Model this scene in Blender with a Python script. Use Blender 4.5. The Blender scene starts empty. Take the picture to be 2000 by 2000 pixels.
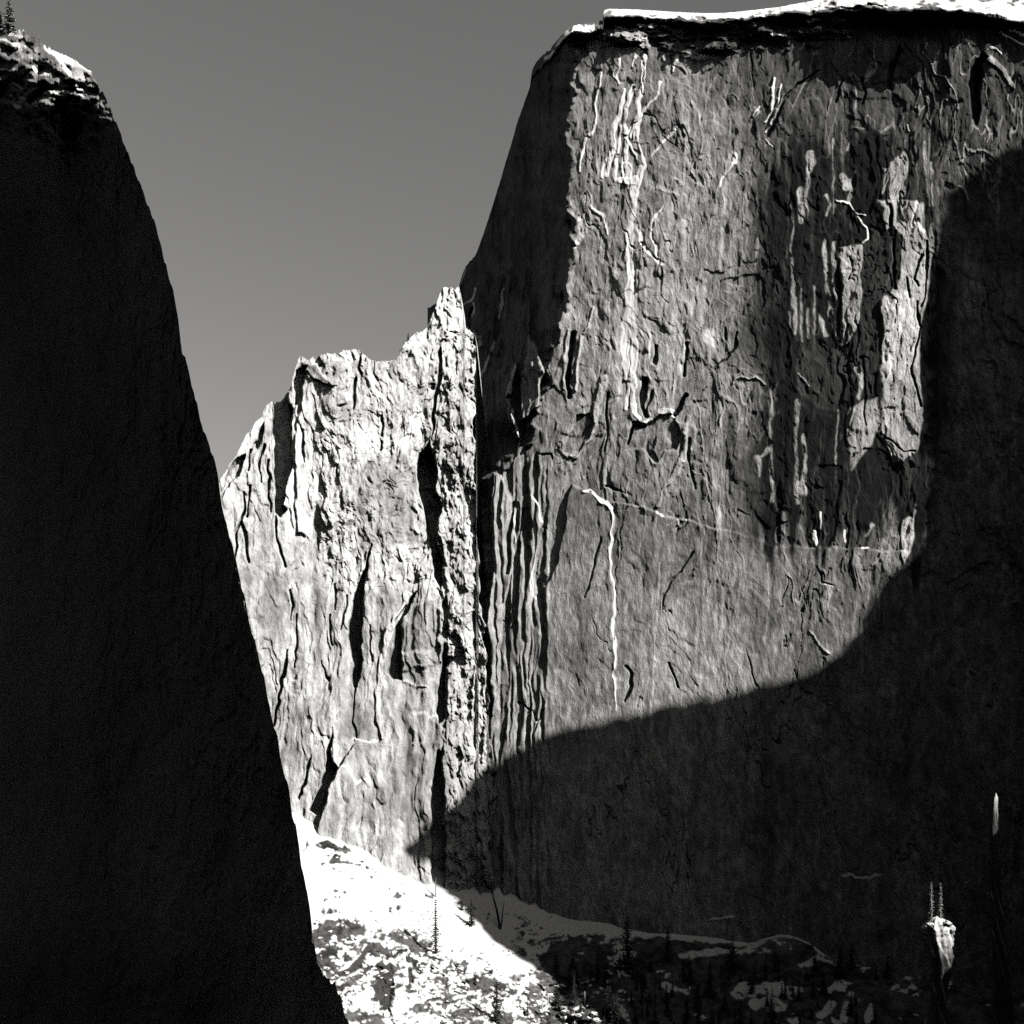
import bpy, math, random
import numpy as np
random.seed(7)
SC = bpy.context.scene
SUNK = 5.0; SKYK = 0.145
COL = SC.collection
PI = math.pi
# ------------------------------------------------------------------ camera model (metres, camera looks along +Y)
K = 0.8                                   # frame width at distance 1
def ray(u, v): return (u/2000.0-0.5)*K, (0.8-v/2000.0)*K
def P(u, v, Y):
    rx, rz = ray(u, v)
    return rx*Y, Y, rz*Y
SUN = np.array([0.60, -0.60, 0.53]); SUN = SUN/np.linalg.norm(SUN)
TAN = SUN[2]/math.hypot(SUN[0], SUN[1])

# ------------------------------------------------------------------ raster toolkit
def sstep(x, a, b):
    t = np.clip((x-a)/(b-a+1e-9), 0, 1)
    return t*t*(3-2*t)
def _w(n, per, off):
    x = np.arange(n)/per+off
    i = np.floor(x).astype(int); f = x-i
    m = int(i.max()+4)
    W = np.zeros((n, m), np.float32); r = np.arange(n)
    b = [(1-f)**3/6, (3*f**3-6*f**2+4)/6, (-3*f**3+3*f**2+3*f+1)/6, f**3/6]
    for k in range(4): W[r, i+k] = b[k]
    return W
class Raster:
    def __init__(s, u0, v0, w, h, seed):
        s.u0, s.v0, s.w, s.h = u0, v0, w, h
        s.X = np.broadcast_to((u0+np.arange(w, dtype=np.float32))[None, :], (h, w))
        s.Y = np.broadcast_to((v0+np.arange(h, dtype=np.float32))[:, None], (h, w))
        s.H = np.zeros((h, w), np.float32); s.D = np.zeros((h, w), np.float32)
        s.A = np.full((h, w), 0.25, np.float32); s.S = np.zeros((h, w), np.float32)
        s.rng = np.random.RandomState(seed); s.W = np.clip(s.n(9, 16)*.45+s.n(30, 50)*.35, -.75, .9)
    def n(s, px, py):                      # smooth noise, roughly -1..1
        Wx = _w(s.w, px, s.rng.rand()); Wy = _w(s.h, py, s.rng.rand())
        L = s.rng.randn(Wy.shape[1], Wx.shape[1]).astype(np.float32)
        return (Wy@L)@Wx.T*1.1
    def fbm(s, px, py, o=4, g=0.5):
        r = 0; a = 1; t = 0
        for k in range(o):
            if px < 1.5 or py < 1.5: break
            r = r+a*s.n(px, py); t += a*a; px /= 2; py /= 2; a *= g
        return r/math.sqrt(t)
    def warp(s, arr, du, dv):
        x = np.clip(s.X-s.u0+du, 0, s.w-2.001); y = np.clip(s.Y-s.v0+dv, 0, s.h-2.001)
        xi = x.astype(int); yi = y.astype(int); fx = x-xi; fy = y-yi
        return (arr[yi, xi]*(1-fx)*(1-fy)+arr[yi, xi+1]*fx*(1-fy)+arr[yi+1, xi]*(1-fx)*fy+arr[yi+1, xi+1]*fx*fy)
    def sample(s, arr, u, v):
        x = np.clip(u-s.u0, 0, s.w-1.001); y = np.clip(v-s.v0, 0, s.h-1.001)
        xi = x.astype(int); yi = y.astype(int); fx = x-xi; fy = y-yi
        return (arr[yi, xi]*(1-fx)*(1-fy)+arr[yi, xi+1]*fx*(1-fy)+arr[yi+1, xi]*(1-fx)*fy+arr[yi+1, xi+1]*fx*fy)
    def box(s, pts, m):
        a = np.array(pts); x0 = int(max(0, a[:, 0].min()-m-s.u0)); x1 = int(min(s.w, a[:, 0].max()+m-s.u0+1))
        y0 = int(max(0, a[:, 1].min()-m-s.v0)); y1 = int(min(s.h, a[:, 1].max()+m-s.v0+1))
        return x0, x1, y0, y1
    def stroke(s, pts, r0, r1=None, soft=1.0):   # weight 0..1 around a polyline of tapering half-width
        r1 = r0 if r1 is None else r1
        m = max(r0, r1)+soft+2
        x0, x1, y0, y1 = s.box(pts, m)
        if x1 <= x0 or y1 <= y0: return None
        X = s.X[y0:y1, x0:x1]; Y = s.Y[y0:y1, x0:x1]
        best = np.full(X.shape, -1e9, np.float32); n = len(pts)-1
        for i in range(n):
            ax, ay = pts[i][:2]; bx, by = pts[i+1][:2]; dx, dy = bx-ax, by-ay
            t = np.clip(((X-ax)*dx+(Y-ay)*dy)/(dx*dx+dy*dy+1e-6), 0, 1)
            d = np.hypot(X-ax-t*dx, Y-ay-t*dy); r = (r0+(r1-r0)*(i+t)/n)*(1+s.W[y0:y1, x0:x1])
            best = np.maximum(best, r-d)
        return (slice(y0, y1), slice(x0, x1)), sstep(best, -soft, soft)
    def poly(s, pts, soft=1.5):
        x0, x1, y0, y1 = s.box(pts, soft+2)
        X = s.X[y0:y1, x0:x1]; Y = s.Y[y0:y1, x0:x1]
        ins = np.zeros(X.shape, bool); d = np.full(X.shape, 1e9, np.float32)
        for i in range(len(pts)):
            ax, ay = pts[i]; bx, by = pts[(i+1) % len(pts)]; dx, dy = bx-ax, by-ay
            t = np.clip(((X-ax)*dx+(Y-ay)*dy)/(dx*dx+dy*dy+1e-6), 0, 1)
            d = np.minimum(d, np.hypot(X-ax-t*dx, Y-ay-t*dy))
            c = ((ay > Y) != (by > Y)) & (X < dx*(Y-ay)/(dy+1e-9)+ax)
            ins ^= c
        sd = np.where(ins, d, -d)
        return (slice(y0, y1), slice(x0, x1)), sstep(sd, -soft, soft)
    def ragged(s, fine=1.5, wide=2.6):
        du = s.n(6, 9)*fine+s.n(20, 30)*wide; dv = s.n(7, 9)*fine+s.n(22, 26)*wide
        s.S = s.warp(s.S, du, dv); s.A = s.warp(s.A, du, dv); s.H = s.warp(s.H, du, dv)
        s.S = np.clip((s.S-.36+.20*s.n(4, 7)+.12*s.n(10, 20))*2.4+.5, 0, 1)*(s.S > .06)
    # feature verbs -------------------------------------------------
    def snow(s, t, r0, r1=None, h=0.6, soft=1.0):
        for pl in parse(t):
            q = s.stroke(pl, r0*1.2+.35, (r0 if r1 is None else r1)*1.2+.35, soft)
            if q: sl, w = q; s.S[sl] = np.maximum(s.S[sl], w); s.H[sl] = s.H[sl]*(1-.3*w)+w*h*.35
    def crack(s, t, r0, r1=None, h=6, soft=1.0):
        for pl in parse(t):
            q = s.stroke(pl, r0, r1, soft)
            if q: sl, w = q; s.H[sl] -= w*h
    def rib(s, t, r0, r1=None, h=1.2, a=None, soft=2.0):
        for pl in parse(t):
            q = s.stroke(pl, r0, r1, soft)
            if q:
                sl, w = q; s.H[sl] += w*h
                if a: s.A[sl] = s.A[sl]*(1-w)+a*w
    def paint(s, t, r0, r1=None, a=.5, soft=1.5):
        for pl in parse(t):
            q = s.stroke(pl, r0, r1, soft)
            if q: sl, w = q; s.A[sl] = s.A[sl]*(1-w)+a*w
    def slab(s, t, h=0, a=None, gx=0, gy=0, soft=1.5, mul=None, flat=0, fade=None):
        for pl in parse(t):
            sl, w = s.poly(pl, soft)
            if fade: w = w*(1-sstep(s.Y[sl], fade[0], fade[1]))
            c = np.mean(pl, axis=0)
            if flat: s.H[sl] *= (1-w*flat)
            s.H[sl] += w*(h+gx*(s.X[sl]-c[0])+gy*(s.Y[sl]-c[1]))
            if a: s.A[sl] = s.A[sl]*(1-w)+a*w
            if mul: s.A[sl] *= 1+(mul-1)*w
def parse(t):
    return [[tuple(float(c) for c in p.split(',')) for p in line.split()] for line in t.strip().split(';') if line.strip()]
def terr(n, k, sharp=.25):
    t = n*k; f = np.floor(t)
    return (f+sstep(t-f, 0, sharp))/k
def prof(pts):
    a = np.array(parse(pts)[0]); return lambda x: np.interp(x, a[:, 0], a[:, 1])
def profv(pts):
    a = np.array(parse(pts)[0]); return lambda y: np.interp(y, a[:, 1], a[:, 0])

# ------------------------------------------------------------------ materials
def new_mat(name):
    m = bpy.data.materials.new(name); m.use_nodes = True
    nt = m.node_tree; b = nt.nodes['Principled BSDF']; b.inputs['Roughness'].default_value = .9
    if 'Specular IOR Level' in b.inputs: b.inputs['Specular IOR Level'].default_value = .12
    return m, nt, b
def grey(c): return (c*1.01, c, c*.985, 1)
def rock_mat(name, scale, bump=1.0, snowcol=.82):
    m, nt, b = new_mat(name); N = nt.nodes; L = nt.links
    aA = N.new('ShaderNodeAttribute'); aA.attribute_name = 'tone'
    aS = N.new('ShaderNodeAttribute'); aS.attribute_name = 'snow'
    tc = N.new('ShaderNodeTexCoord')
    mp = N.new('ShaderNodeMapping'); mp.inputs['Scale'].default_value = (scale, scale, scale*.4); L.new(tc.outputs['Object'], mp.inputs['Vector'])
    n1 = N.new('ShaderNodeTexNoise'); n1.inputs['Scale'].default_value = 1.0; n1.inputs['Detail'].default_value = 7; n1.inputs['Roughness'].default_value = .65; L.new(mp.outputs[0], n1.inputs['Vector'])
    mr = N.new('ShaderNodeMapRange'); mr.inputs[1].default_value = .3; mr.inputs[2].default_value = .7; mr.inputs[3].default_value = .55; mr.inputs[4].default_value = 1.45; L.new(n1.outputs['Fac'], mr.inputs[0])
    mu = N.new('ShaderNodeMath'); mu.operation = 'MULTIPLY'; L.new(aA.outputs['Fac'], mu.inputs[0]); L.new(mr.outputs[0], mu.inputs[1])
    cc = N.new('ShaderNodeCombineColor')
    for i, k in enumerate((1.01, 1.0, .985)):
        x = N.new('ShaderNodeMath'); x.operation = 'MULTIPLY'; x.inputs[1].default_value = k; L.new(mu.outputs[0], x.inputs[0]); L.new(x.outputs[0], cc.inputs[i])
    mx = N.new('ShaderNodeMix'); mx.data_type = 'RGBA'; L.new(cc.outputs[0], mx.inputs[6]); mx.inputs[7].default_value = grey(snowcol); L.new(aS.outputs['Fac'], mx.inputs[0])
    L.new(mx.outputs[2], b.inputs['Base Color'])
    n2 = N.new('ShaderNodeTexNoise'); n2.inputs['Scale'].default_value = 1.6; n2.inputs['Detail'].default_value = 9; n2.inputs['Roughness'].default_value = .7; L.new(mp.outputs[0], n2.inputs['Vector'])
    inv = N.new('ShaderNodeMath'); inv.operation = 'MULTIPLY_ADD'; inv.inputs[1].default_value = -.75*bump; inv.inputs[2].default_value = bump; L.new(aS.outputs['Fac'], inv.inputs[0])
    bp = N.new('ShaderNodeBump'); bp.inputs['Distance'].default_value = .5/scale; L.new(n2.outputs['Fac'], bp.inputs['Height']); L.new(inv.outputs[0], bp.inputs['Strength'])
    L.new(bp.outputs[0], b.inputs['Normal'])
    return m
def plain_mat(name, c, sc=3, var=.35):
    m, nt, b = new_mat(name); N = nt.nodes; L = nt.links
    tc = N.new('ShaderNodeTexCoord'); n1 = N.new('ShaderNodeTexNoise'); n1.inputs['Scale'].default_value = sc; n1.inputs['Detail'].default_value = 5
    L.new(tc.outputs['Object'], n1.inputs['Vector'])
    r = N.new('ShaderNodeValToRGB'); r.color_ramp.elements[0].position = .3; r.color_ramp.elements[1].position = .7
    r.color_ramp.elements[0].color = grey(c*(1-var)); r.color_ramp.elements[1].color = grey(c*(1+var))
    L.new(n1.outputs['Fac'], r.inputs[0]); L.new(r.outputs[0], b.inputs['Base Color'])
    return m
GRANITE = rock_mat('granite', .22)
GRANITE_NEAR = rock_mat('granite_near', .5)
GROUND = rock_mat('snowy_ground', .3, .8)
BARK = plain_mat('bark', .07, 1.5); NEEDLES = plain_mat('needles', .035, .8)
FROSTED = plain_mat('frosted_needles', .34, .8, .6); SCRUB = plain_mat('scrub', .04, .8); DEADWOOD = plain_mat('dead_wood', .05, 1.5)
PALEWOOD = plain_mat('pale_wood', .5, 1.5); SNOWM = plain_mat('snow', .8, .3, .05)

# ------------------------------------------------------------------ mesh helpers
def link_mesh(name, verts, faces, mat, attrs=None, smooth=True, quads=None):
    me = bpy.data.meshes.new(name)
    if quads is not None:
        me.vertices.add(len(verts)); me.vertices.foreach_set('co', np.asarray(verts, np.float32).ravel())
        nf = len(quads); me.loops.add(nf*4); me.polygons.add(nf)
        me.loops.foreach_set('vertex_index', quads.astype(np.int32).ravel())
        me.polygons.foreach_set('loop_start', np.arange(0, nf*4, 4, dtype=np.int32))
        me.polygons.foreach_set('use_smooth', np.full(nf, smooth, bool))
        me.update(calc_edges=True)
    else:
        me.from_pydata([tuple(map(float, v)) for v in verts], [], faces)
        me.polygons.foreach_set('use_smooth', [smooth]*len(me.polygons)); me.update()
    for k, a in (attrs or {}).items():
        at = me.attributes.new(k, 'FLOAT', 'POINT'); at.data.foreach_set('value', np.asarray(a, np.float32).ravel())
    me.materials.append(mat)
    o = bpy.data.objects.new(name, me); COL.objects.link(o)
    return o
def tag(o, label, cat, group=None, kind=None):
    o['label'] = label; o['category'] = cat
    if group: o['group'] = group
    if kind: o['kind'] = kind
    return o
def grid_quads(n, m):                     # n columns, m rows, index = i*m+j
    i, j = np.meshgrid(np.arange(n-1), np.arange(m-1), indexing='ij'); a = (i*m+j).ravel()
    return np.stack([a, a+1, a+m+1, a+m], 1)
def cliff(name, R, us, vtop, vbot, rows, depth, nrm, mat, back, jag=None):
    """columns of rock from the skyline down; 'depth' gives the base surface, R the relief of the rock in metres"""
    us = np.asarray(us); vt = vtop(us)
    if jag is not None: vt = vt+jag
    vb = vbot(us) if callable(vbot) else np.full(len(us), float(vbot))
    t = np.linspace(0, 1, rows)
    U = np.repeat(us[:, None], rows, 1); V = vt[:, None]+(vb-vt)[:, None]*t[None, :]
    pts = np.stack(P(U, V, depth(U, V)-R.sample(R.H, U, V)*nrm), -1)
    T = R.sample(R.A, U, V); S = R.sample(R.S, U, V)
    # closing surface behind the skyline
    rx, rz = ray(us, vt); ext = []
    for d, dz in back[2]:
        ext.append(np.stack([pts[:, 0, 0]+d*(rx+back[0]), pts[:, 0, 1]+d, pts[:, 0, 2]+d*(rz+back[1])+dz], -1))
    E = np.stack(ext[::-1], 1); ne = E.shape[1]
    pts = np.concatenate([E, pts], 1)
    T = np.concatenate([np.repeat(T[:, :1], ne, 1), T], 1); S = np.concatenate([np.repeat(S[:, :1], ne, 1), S], 1)
    return link_mesh(name, pts.reshape(-1, 3), None, mat, {'tone': np.clip(T, .012, .9), 'snow': np.clip(S, 0, 1)}, True, grid_quads(len(us), rows+ne))

# ------------------------------------------------------------------ main wall
def Yfront(u):
    r = (u/2000-.5)*K; k = (1000*r-44)/(.95+.3*r); return 1000-.3*k
edge = profv('1113,-30 1113,60 1113,82 1113,108 1113,138 1113,190 1112,245 1111,286 1122,307 1117,369 1112,423 1123,483 1121,500 1104,541 1096,603 1094,645 1089,697 1075,738 1069,775 1046,821 1038,856 1012,880 985,905 962,935 952,1000 947,1200 944,1500 930,2100')
_er = np.random.RandomState(31); _ew = np.convolve(_er.randn(460), np.hanning(5)/2, 'same')*6+np.convolve(_er.randn(460), np.hanning(15)/3, 'same')*11
_edge0 = edge
def edge(v): return _edge0(v)+np.interp(v, -100+np.arange(460)*5.0, _ew)
def smax0(x, k=4.0): return .5*(x+np.sqrt(x*x+k*k))-.5*k*np.exp(-np.abs(x)/20)
def Ymain(u, v):
    d = _edge0(v)-u
    return Yfront(u)+.96*np.maximum(0, smax0(d+(edge(v)-_edge0(v))*np.exp(-np.abs(d)/22)))
top_main = prof('840,600 895,565 903,535 910,520 920,508 928,500 945,455 960,408 975,360 990,310 1000,275 1010,240 1024,200 1035,170 1038,145 1041,132 1050,118 1060,108 1068,100 1075,98 1080,88 1088,79 1096,70 1104,62 1112,56 1122,50 1130,48 1145,46 1160,43 1170,39 1177,41 1180,20 1190,17 1220,18 1250,19 1330,24 1380,26 1420,25 1450,22 1520,14 1580,3 1620,-6 1700,-14 1850,-20 2000,-22 2240,-30')
M = Raster(830, -40, 1420, 2150, 3)
X, Y_ = M.X, M.Y
E = edge(Y_)
face = sstep(X-E, -4, 6)
rough = 1-.65*sstep(Y_+.28*(X-1300)*-1, 985, 1040)          # smoother wall under the long ledge
right = sstep(X, 1430, 1500)
H = M.fbm(170, 420, 4)*3.6
wu = M.fbm(60, 90, 4)*14; wv = M.fbm(50, 60, 3)*12
f1 = M.warp(M.fbm(100, 190, 4, .45), wu*1.6, wv*1.6)
H += terr(f1*1.0, 3.0, .22)*3.4*rough
f2 = M.warp(M.fbm(36, 84, 5, .5), wu*1.3, wv*1.3)
H += terr(f2, 2.6, .15)*1.25*rough
rid = M.warp(M.fbm(22, 130, 3, .6), wu*.5, wv*.2)
H += -np.abs(rid)*.55*rough
rid2 = M.warp(M.fbm(10, 46, 4, .6), wu*.9, wv*.8)
H += (1-np.abs(rid2))*.38*(.35+.65*rough)
H += terr(M.warp(M.fbm(13, 34, 3, .6), wu, wv), 2.2, .3)*.42*(.3+.7*rough)
H += (1-np.abs(M.fbm(4.5, 14, 2, .6)))*.2*(.5+.5*rough)
H += M.fbm(7, 12, 3)*.32*(.5+.5*rough)
H *= .9+.1*face
H += (1-face)*(terr(M.fbm(60, 210, 4), 3, .2)*5-np.abs(M.fbm(20, 150, 3, .6))*3)
M.H += H
# tone of the granite: clean, lichened and water-stained
A = .215*np.clip(1+.26*M.fbm(120, 160, 4)+.24*M.warp(M.fbm(18, 40, 4, .6), wu, wv)+.20*M.warp(M.fbm(7, 20, 3, .7), wu, wv)+.15*M.fbm(3, 9, 1), .35, 2)
st = M.fbm(7, 330, 2, .6); st2 = M.fbm(3.2, 240, 1)
st3 = M.warp(M.fbm(16, 420, 3, .65), wu*.5, wv*0)
A *= np.clip(1+.10*st+.07*st2+.11*st3, .5, 1.8)
sreg = M.poly([(1440, 330), (1560, 270), (1720, 230), (1850, 230), (1870, 600), (1845, 900), (1810, 1090), (1640, 1075), (1505, 1062), (1440, 1000), (1455, 700)], 40)
stain = np.zeros_like(A); stain[sreg[0]] = sreg[1]; stain = M.warp(stain, wu*1.5+M.fbm(20, 400, 2)*8, wv*2+M.fbm(16, 500, 3, .7)*95); stain *= np.clip(1.1-.25*sstep(M.fbm(13, 420, 3, .6), .3, 1.3), 0, 1)
ureg = M.poly([(1400, 40), (2150, 60), (2150, 700), (1800, 420), (1450, 420)], 60); up = np.zeros_like(A); up[ureg[0]] = ureg[1]
A *= 1-.58*up*(1-stain)
A *= 1-stain*np.clip(1.0+.12*st+.13*st3+.12*M.fbm(40, 90, 3)-.35*sstep(1540-X, 20, 110), .35, .965)
rest = sstep(X, 1830, 1900); A *= 1-.25*rest
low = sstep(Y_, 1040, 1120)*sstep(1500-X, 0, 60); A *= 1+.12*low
A *= 1-.45*(1-face)  # flank turned from the sun: its shade deepened in the colour too
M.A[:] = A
# the rim: snow on the summit, lip of rock and the deep recess under it
vt = top_main(X)
sb = np.interp(X, [1170, 1185, 1300, 1420, 1500, 1600, 1650, 1700, 1800, 1900, 2000, 2200], [27, 27, 33, 37, 28, 19, 12, 11, 14, 22, 37, 70])+M.fbm(24, 60, 3)*3.0
onrim = (X > 1179)
M.S = np.maximum(M.S, np.where(onrim, 1-sstep(Y_, sb-1.5, sb+1.5), 0))
M.H -= np.where(onrim, np.clip((sb-Y_)*.75, 0, 30), 0)
lipL = np.interp(X, [1180, 1200, 1450, 1600, 1650, 1700, 1850, 1960, 2000, 2150], [3, 7, 8, 9, 13, 17, 16, 10, 8, 8])
lb = sb+6+M.fbm(30, 60, 3)*4
M.H += np.where(onrim, lipL*(1-sstep(Y_, lb, lb+3)), 0)
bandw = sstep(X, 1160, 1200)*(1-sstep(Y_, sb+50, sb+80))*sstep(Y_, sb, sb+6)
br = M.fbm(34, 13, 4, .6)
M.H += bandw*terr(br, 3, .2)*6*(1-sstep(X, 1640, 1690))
M.A *= 1-.55*bandw  # shade under the lip is painted into the tone as well
M.S = np.maximum(M.S, bandw*sstep(M.fbm(26, 9, 3, .6)-.9*sstep(X, 1640, 1690)-.3*0, .95, 1.1)*.8)
# small snow on the far shoulder skyline
M.H += np.where(X < 1181, 15*(1-sstep(Y_, vt+15, vt+19))*sstep(X, 1030, 1060), 0)-np.where(X < 1181, np.clip((vt+15-Y_)*.7, 0, 12)*sstep(X, 1030, 1060), 0)
for p in parse('1082,92 1112,57 1130,49 1160,43 1160,55 1140,64 1112,82;1062,110 1080,98 1088,100 1062,116'):
    sl, w = M.poly(p, 1.5); w = w*sstep(M.fbm(16, 12, 3)[sl], -.9, -.3); M.S[sl] = np.maximum(M.S[sl], w)
# snow couloirs
M.snow('1234,358 1237,400 1235,450 1231,500 1228,560 1226,600', 5, 9, 1); M.snow('1226,600 1223,640 1222,700 1221,740', 7, 2, 1)
M.snow('1244,520 1240,600 1236,660 1238,700 1235,760 1234,790 1240,812 1255,829', 5, 4, 1)
M.snow('1236,560 1231,640 1229,730 1222,800', 3, 2, .8)
M.snow('1258,112 1256,140 1254,168 1248,200 1245,224 1238,250 1233,268', 2, 3); M.snow('1252,122 1250,170', 1.5, 1)
M.snow('1251,160 1248,178 1243,200 1244,214 1240,245 1233,272', 2, 1.5)
M.snow('1290,160 1283,182 1272,196 1259,211 1249,226 1246,246 1246,270 1253,300 1257,316 1262,325 1254,342 1246,360 1240,372', 1.8, 2.2)
M.snow('1222,178 1213,204 1210,228 1203,250 1198,266 1200,280 1195,296 1191,318 1185,342', 1.8, 2); M.snow('1198,300 1180,320 1178,345', 1, 1.4)
M.snow('1236,168 1226,196 1222,210 1222,235 1225,275 1222,300 1218,330', 1.6, 3); M.snow('1240,176 1226,206', 1.2)
M.snow('1225,275 1236,296 1243,312', 1.2, 1.2); M.snow('1214,248 1211,276 1206,300', 1.2, 1.2); M.snow('1243,250 1238,280', 1.2, 1.2)
M.snow('1203,316 1202,352', 3, 1.5); M.snow('1212,352 1236,350', 5, 6); M.snow('1222,330 1225,352', 8, 7); M.snow('1224,356 1227,378', 2, 1)
M.snow('1252,330 1244,356', 4, 4); M.snow('1236,352 1240,420 1236,470 1232,540', 7, 8, .4)
M.snow('1173,138 1172,165 1167,190 1160,205 1164,222 1165,242 1158,258 1152,267', 1.2, 2.2); M.snow('1143,275 1139,298 1132,310 1131,336', 1.8, 2)
M.snow('1212,105 1211,135 1207,150 1211,164', 1.8, 2.6); M.snow('1197,135 1200,150 1207,156', 2, 1.5)
M.snow('1256,98 1244,110 1234,130', 2.5, 1.5); M.snow('1324,110 1321,125 1316,142', 3, 1)
M.snow('1328,240 1322,252 1308,266 1290,290 1273,308', 1.6, 1.0); M.snow('1316,252 1304,266', 1, .8)
M.snow('1294,400 1283,422 1277,446 1276,466 1283,478 1283,500', 1.4, 1.6); M.snow('1247,440 1258,468 1268,488 1280,505', 2, 3); M.snow('1276,500 1292,513', 2, 2)
M.snow('1154,402 1165,412 1175,420 1184,440 1189,458', 2.5, 1.5)
M.snow('1434,300 1432,318 1422,334 1411,348 1406,362', 2.6, 1.2)
M.snow('1515,155 1510,185 1505,215 1495,245', 2.6, 1); M.snow('1497,275 1508,288', 1, .8); M.snow('1483,205 1472,225', 1.6, .8)
M.snow('1528,165 1520,195 1508,230 1497,262', .9, .9)
M.paint('1140,425 1138,448 1132,462 1125,484', 7, 3, a=.62)
M.paint('1144,380 1150,396', 9, 8, a=.48); M.paint('1120,395 1118,420', 6, 4, a=.42)
M.snow('1258,830 1270,822', 3, 4); M.snow('1290,804 1316,810', 4, 6); M.slab('1236,829 1262,828 1275,820 1290,810 1320,812 1330,850 1322,880 1300,880 1285,905 1250,880 1238,880 1222,880', -3, mul=.8)
M.crack('1258,833 1240,838 1230,850 1226,870', 3, 2, 6); M.paint('1255,835 1238,842', 5, 4, a=.06)
M.snow('1139,961 1150,957 1158,964 1170,972 1188,982 1196,992', 2, 3.5); M.snow('1196,992 1197,1010 1192,1040 1193,1090 1200,1140 1202,1190 1203,1250 1199,1306 1204,1390', 1.7, .5, .3)
M.slab('1120,945 1139,958 1160,966 1193,985 1199,1005 1192,1060 1200,1190 1200,1300 1204,1392 1204,1900 1040,1900 1040,1230 1046,1165 1058,1150 1085,1100 1102,1022', 7, gx=.05, mul=.82, fade=(1250, 1400))
M.slab('1012,975 1035,965 1050,985 1058,1010 1052,1040 1040,1130 1034,1200 1034,1900 1012,1900', 3, fade=(1150, 1300))
M.snow('1032,968 1044,975 1052,992 1056,1018', 1.6, 1.4); M.snow('1040,1020 1043,1090 1041,1165 1050,1172', 1.2, 1.6)
M.snow('1000,1000 1008,1060', 1.2, .8)
M.crack('1187,770 1186,800 1186,850 1181,882', 2.2, 1.8, 7); M.crack('1122,650 1115,700 1108,740 1111,775', 5, 3, 12, soft=2); M.crack('1116,700 1109,760', 4, 4, 6)
M.rib('1112,640 1104,700 1100,760', 3, 2, 2, .38); M.rib('1155,600 1150,640 1138,655 1130,700 1124,760', 2.5, 2, 2.2, .5)
M.rib('1180,740 1170,780 1158,830 1150,860 1120,890', 8, 6, 2, .36)
M.slab('1125,812 1150,808 1158,830 1148,862 1118,890 1100,885 1112,850', -3, mul=.6)
M.slab('1336,668 1339,690 1334,720 1326,742 1328,700', 0, a=.58); M.crack('1340,672 1338,735', 3.2, 2.6, 8)
M.crack('1259,735 1254,770 1256,800 1262,812', 3.5, 2.5, 8); M.crack('1272,760 1262,806', 1.4, 1.4, 4); M.crack('1338,770 1328,800 1320,812', 4, 3, 8); M.crack('1280,680 1278,705', 3.5, 3, 6)
M.crack('1348,860 1343,895 1350,925 1358,955', 2.2, 1.4, 5); M.crack('1051,886 1074,888 1078,898', 1.6, 1.4, 4); M.crack('1187,950 1205,957 1224,960', 1.6, 1.2, 4)
M.crack('1441,650 1436,680 1420,698 1400,708 1393,720', 1.6, 1.2, 4); M.crack('1423,640 1420,665', 1.6, 1.2, 4)
M.slab('1375,646 1395,640 1408,660 1405,680 1392,674 1378,668', 0, a=.6, soft=2)
M.rib('1338,850 1345,880 1328,905 1315,935 1297,960 1285,990', 5, 3, 1.5, .48); M.rib('1345,815 1340,850', 3, 4, 1, .42)
M.slab('1284,850 1298,845 1308,860 1296,880 1288,900 1276,880', 2, mul=.8)
M.crack('1352,1080 1330,1110 1310,1141 1300,1160 1293,1190', 1.2, 1.8, 3); M.crack('1174,1050 1160,1100 1140,1164', 1.6, 1.0, 3)
M.crack('1222,1300 1230,1318 1230,1340 1218,1370', 1.6, 1.8, 5); M.crack('1304,1295 1316,1318 1326,1342', 1.4, 1.6, 4); M.crack('1010,1370 1040,1390 1050,1410;1062,1385 1045,1430;988,1420 984,1460', 1.2, 1.2, 4)
# long ledge line
ledge = prof('1180,975 1230,985 1270,995 1304,1008 1354,1022 1400,1030 1438,1039 1475,1050 1511,1068 1560,1070 1600,1066 1660,1068 1720,1072 1790,1080')
lw = sstep(X, 1190, 1230)*(1-sstep(X, 1740, 1790)); lj = ledge(X)+M.fbm(26, 60, 4, .6)*4
M.H += lw*3.2*sstep(Y_, lj-1.5, lj+1.5)*(1-sstep(Y_, lj+20, lj+200))
M.S = np.maximum(M.S, lw*sstep(M.fbm(16, 60, 3), .55, .8)*(1-sstep(np.abs(Y_-lj), 1.5, 4))*.8)
# clean scars and streaks on the dark water-stained right half
g = dict(a=.46)
M.slab('1740,318 1760,296 1768,300 1770,330 1766,384 1752,388 1738,384', .6, **g); M.slab('1728,328 1738,330 1730,372 1722,382', .4, a=.3)
M.slab('1715,392 1738,386 1776,390 1794,400 1800,440 1812,468 1818,500 1815,540 1808,601 1797,660 1797,700 1800,753 1804,837 1790,880 1760,897 1740,905 1723,847 1726,753 1720,719 1723,652 1722,585 1743,568 1757,540 1760,500 1764,465 1740,440 1730,446 1722,420', .8, soft=2, **g)
M.slab('1720,585 1730,575 1744,585 1760,560 1790,580 1800,640 1788,720 1770,735 1740,750 1722,715 1724,650', .5, a=.62, soft=3)
M.crack('1797,500 1792,520 1786,545 1792,560;1808,470 1809,520 1806,570 1800,600;1790,590 1800,640 1784,700 1778,720 1790,760 1798,790;1770,540 1773,580', 2, 1.6, 5)
M.crack('1738,395 1736,440;1745,450 1742,520 1748,560', 2.5, 2.5, 6); M.paint('1738,395 1736,440;1745,450 1742,520 1748,560;1753,405 1752,430;1768,408 1772,430', 3, 3, a=.05)
M.crack('1722,850 1745,862 1762,878 1785,880', 1.8, 1.2, 4)
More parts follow.
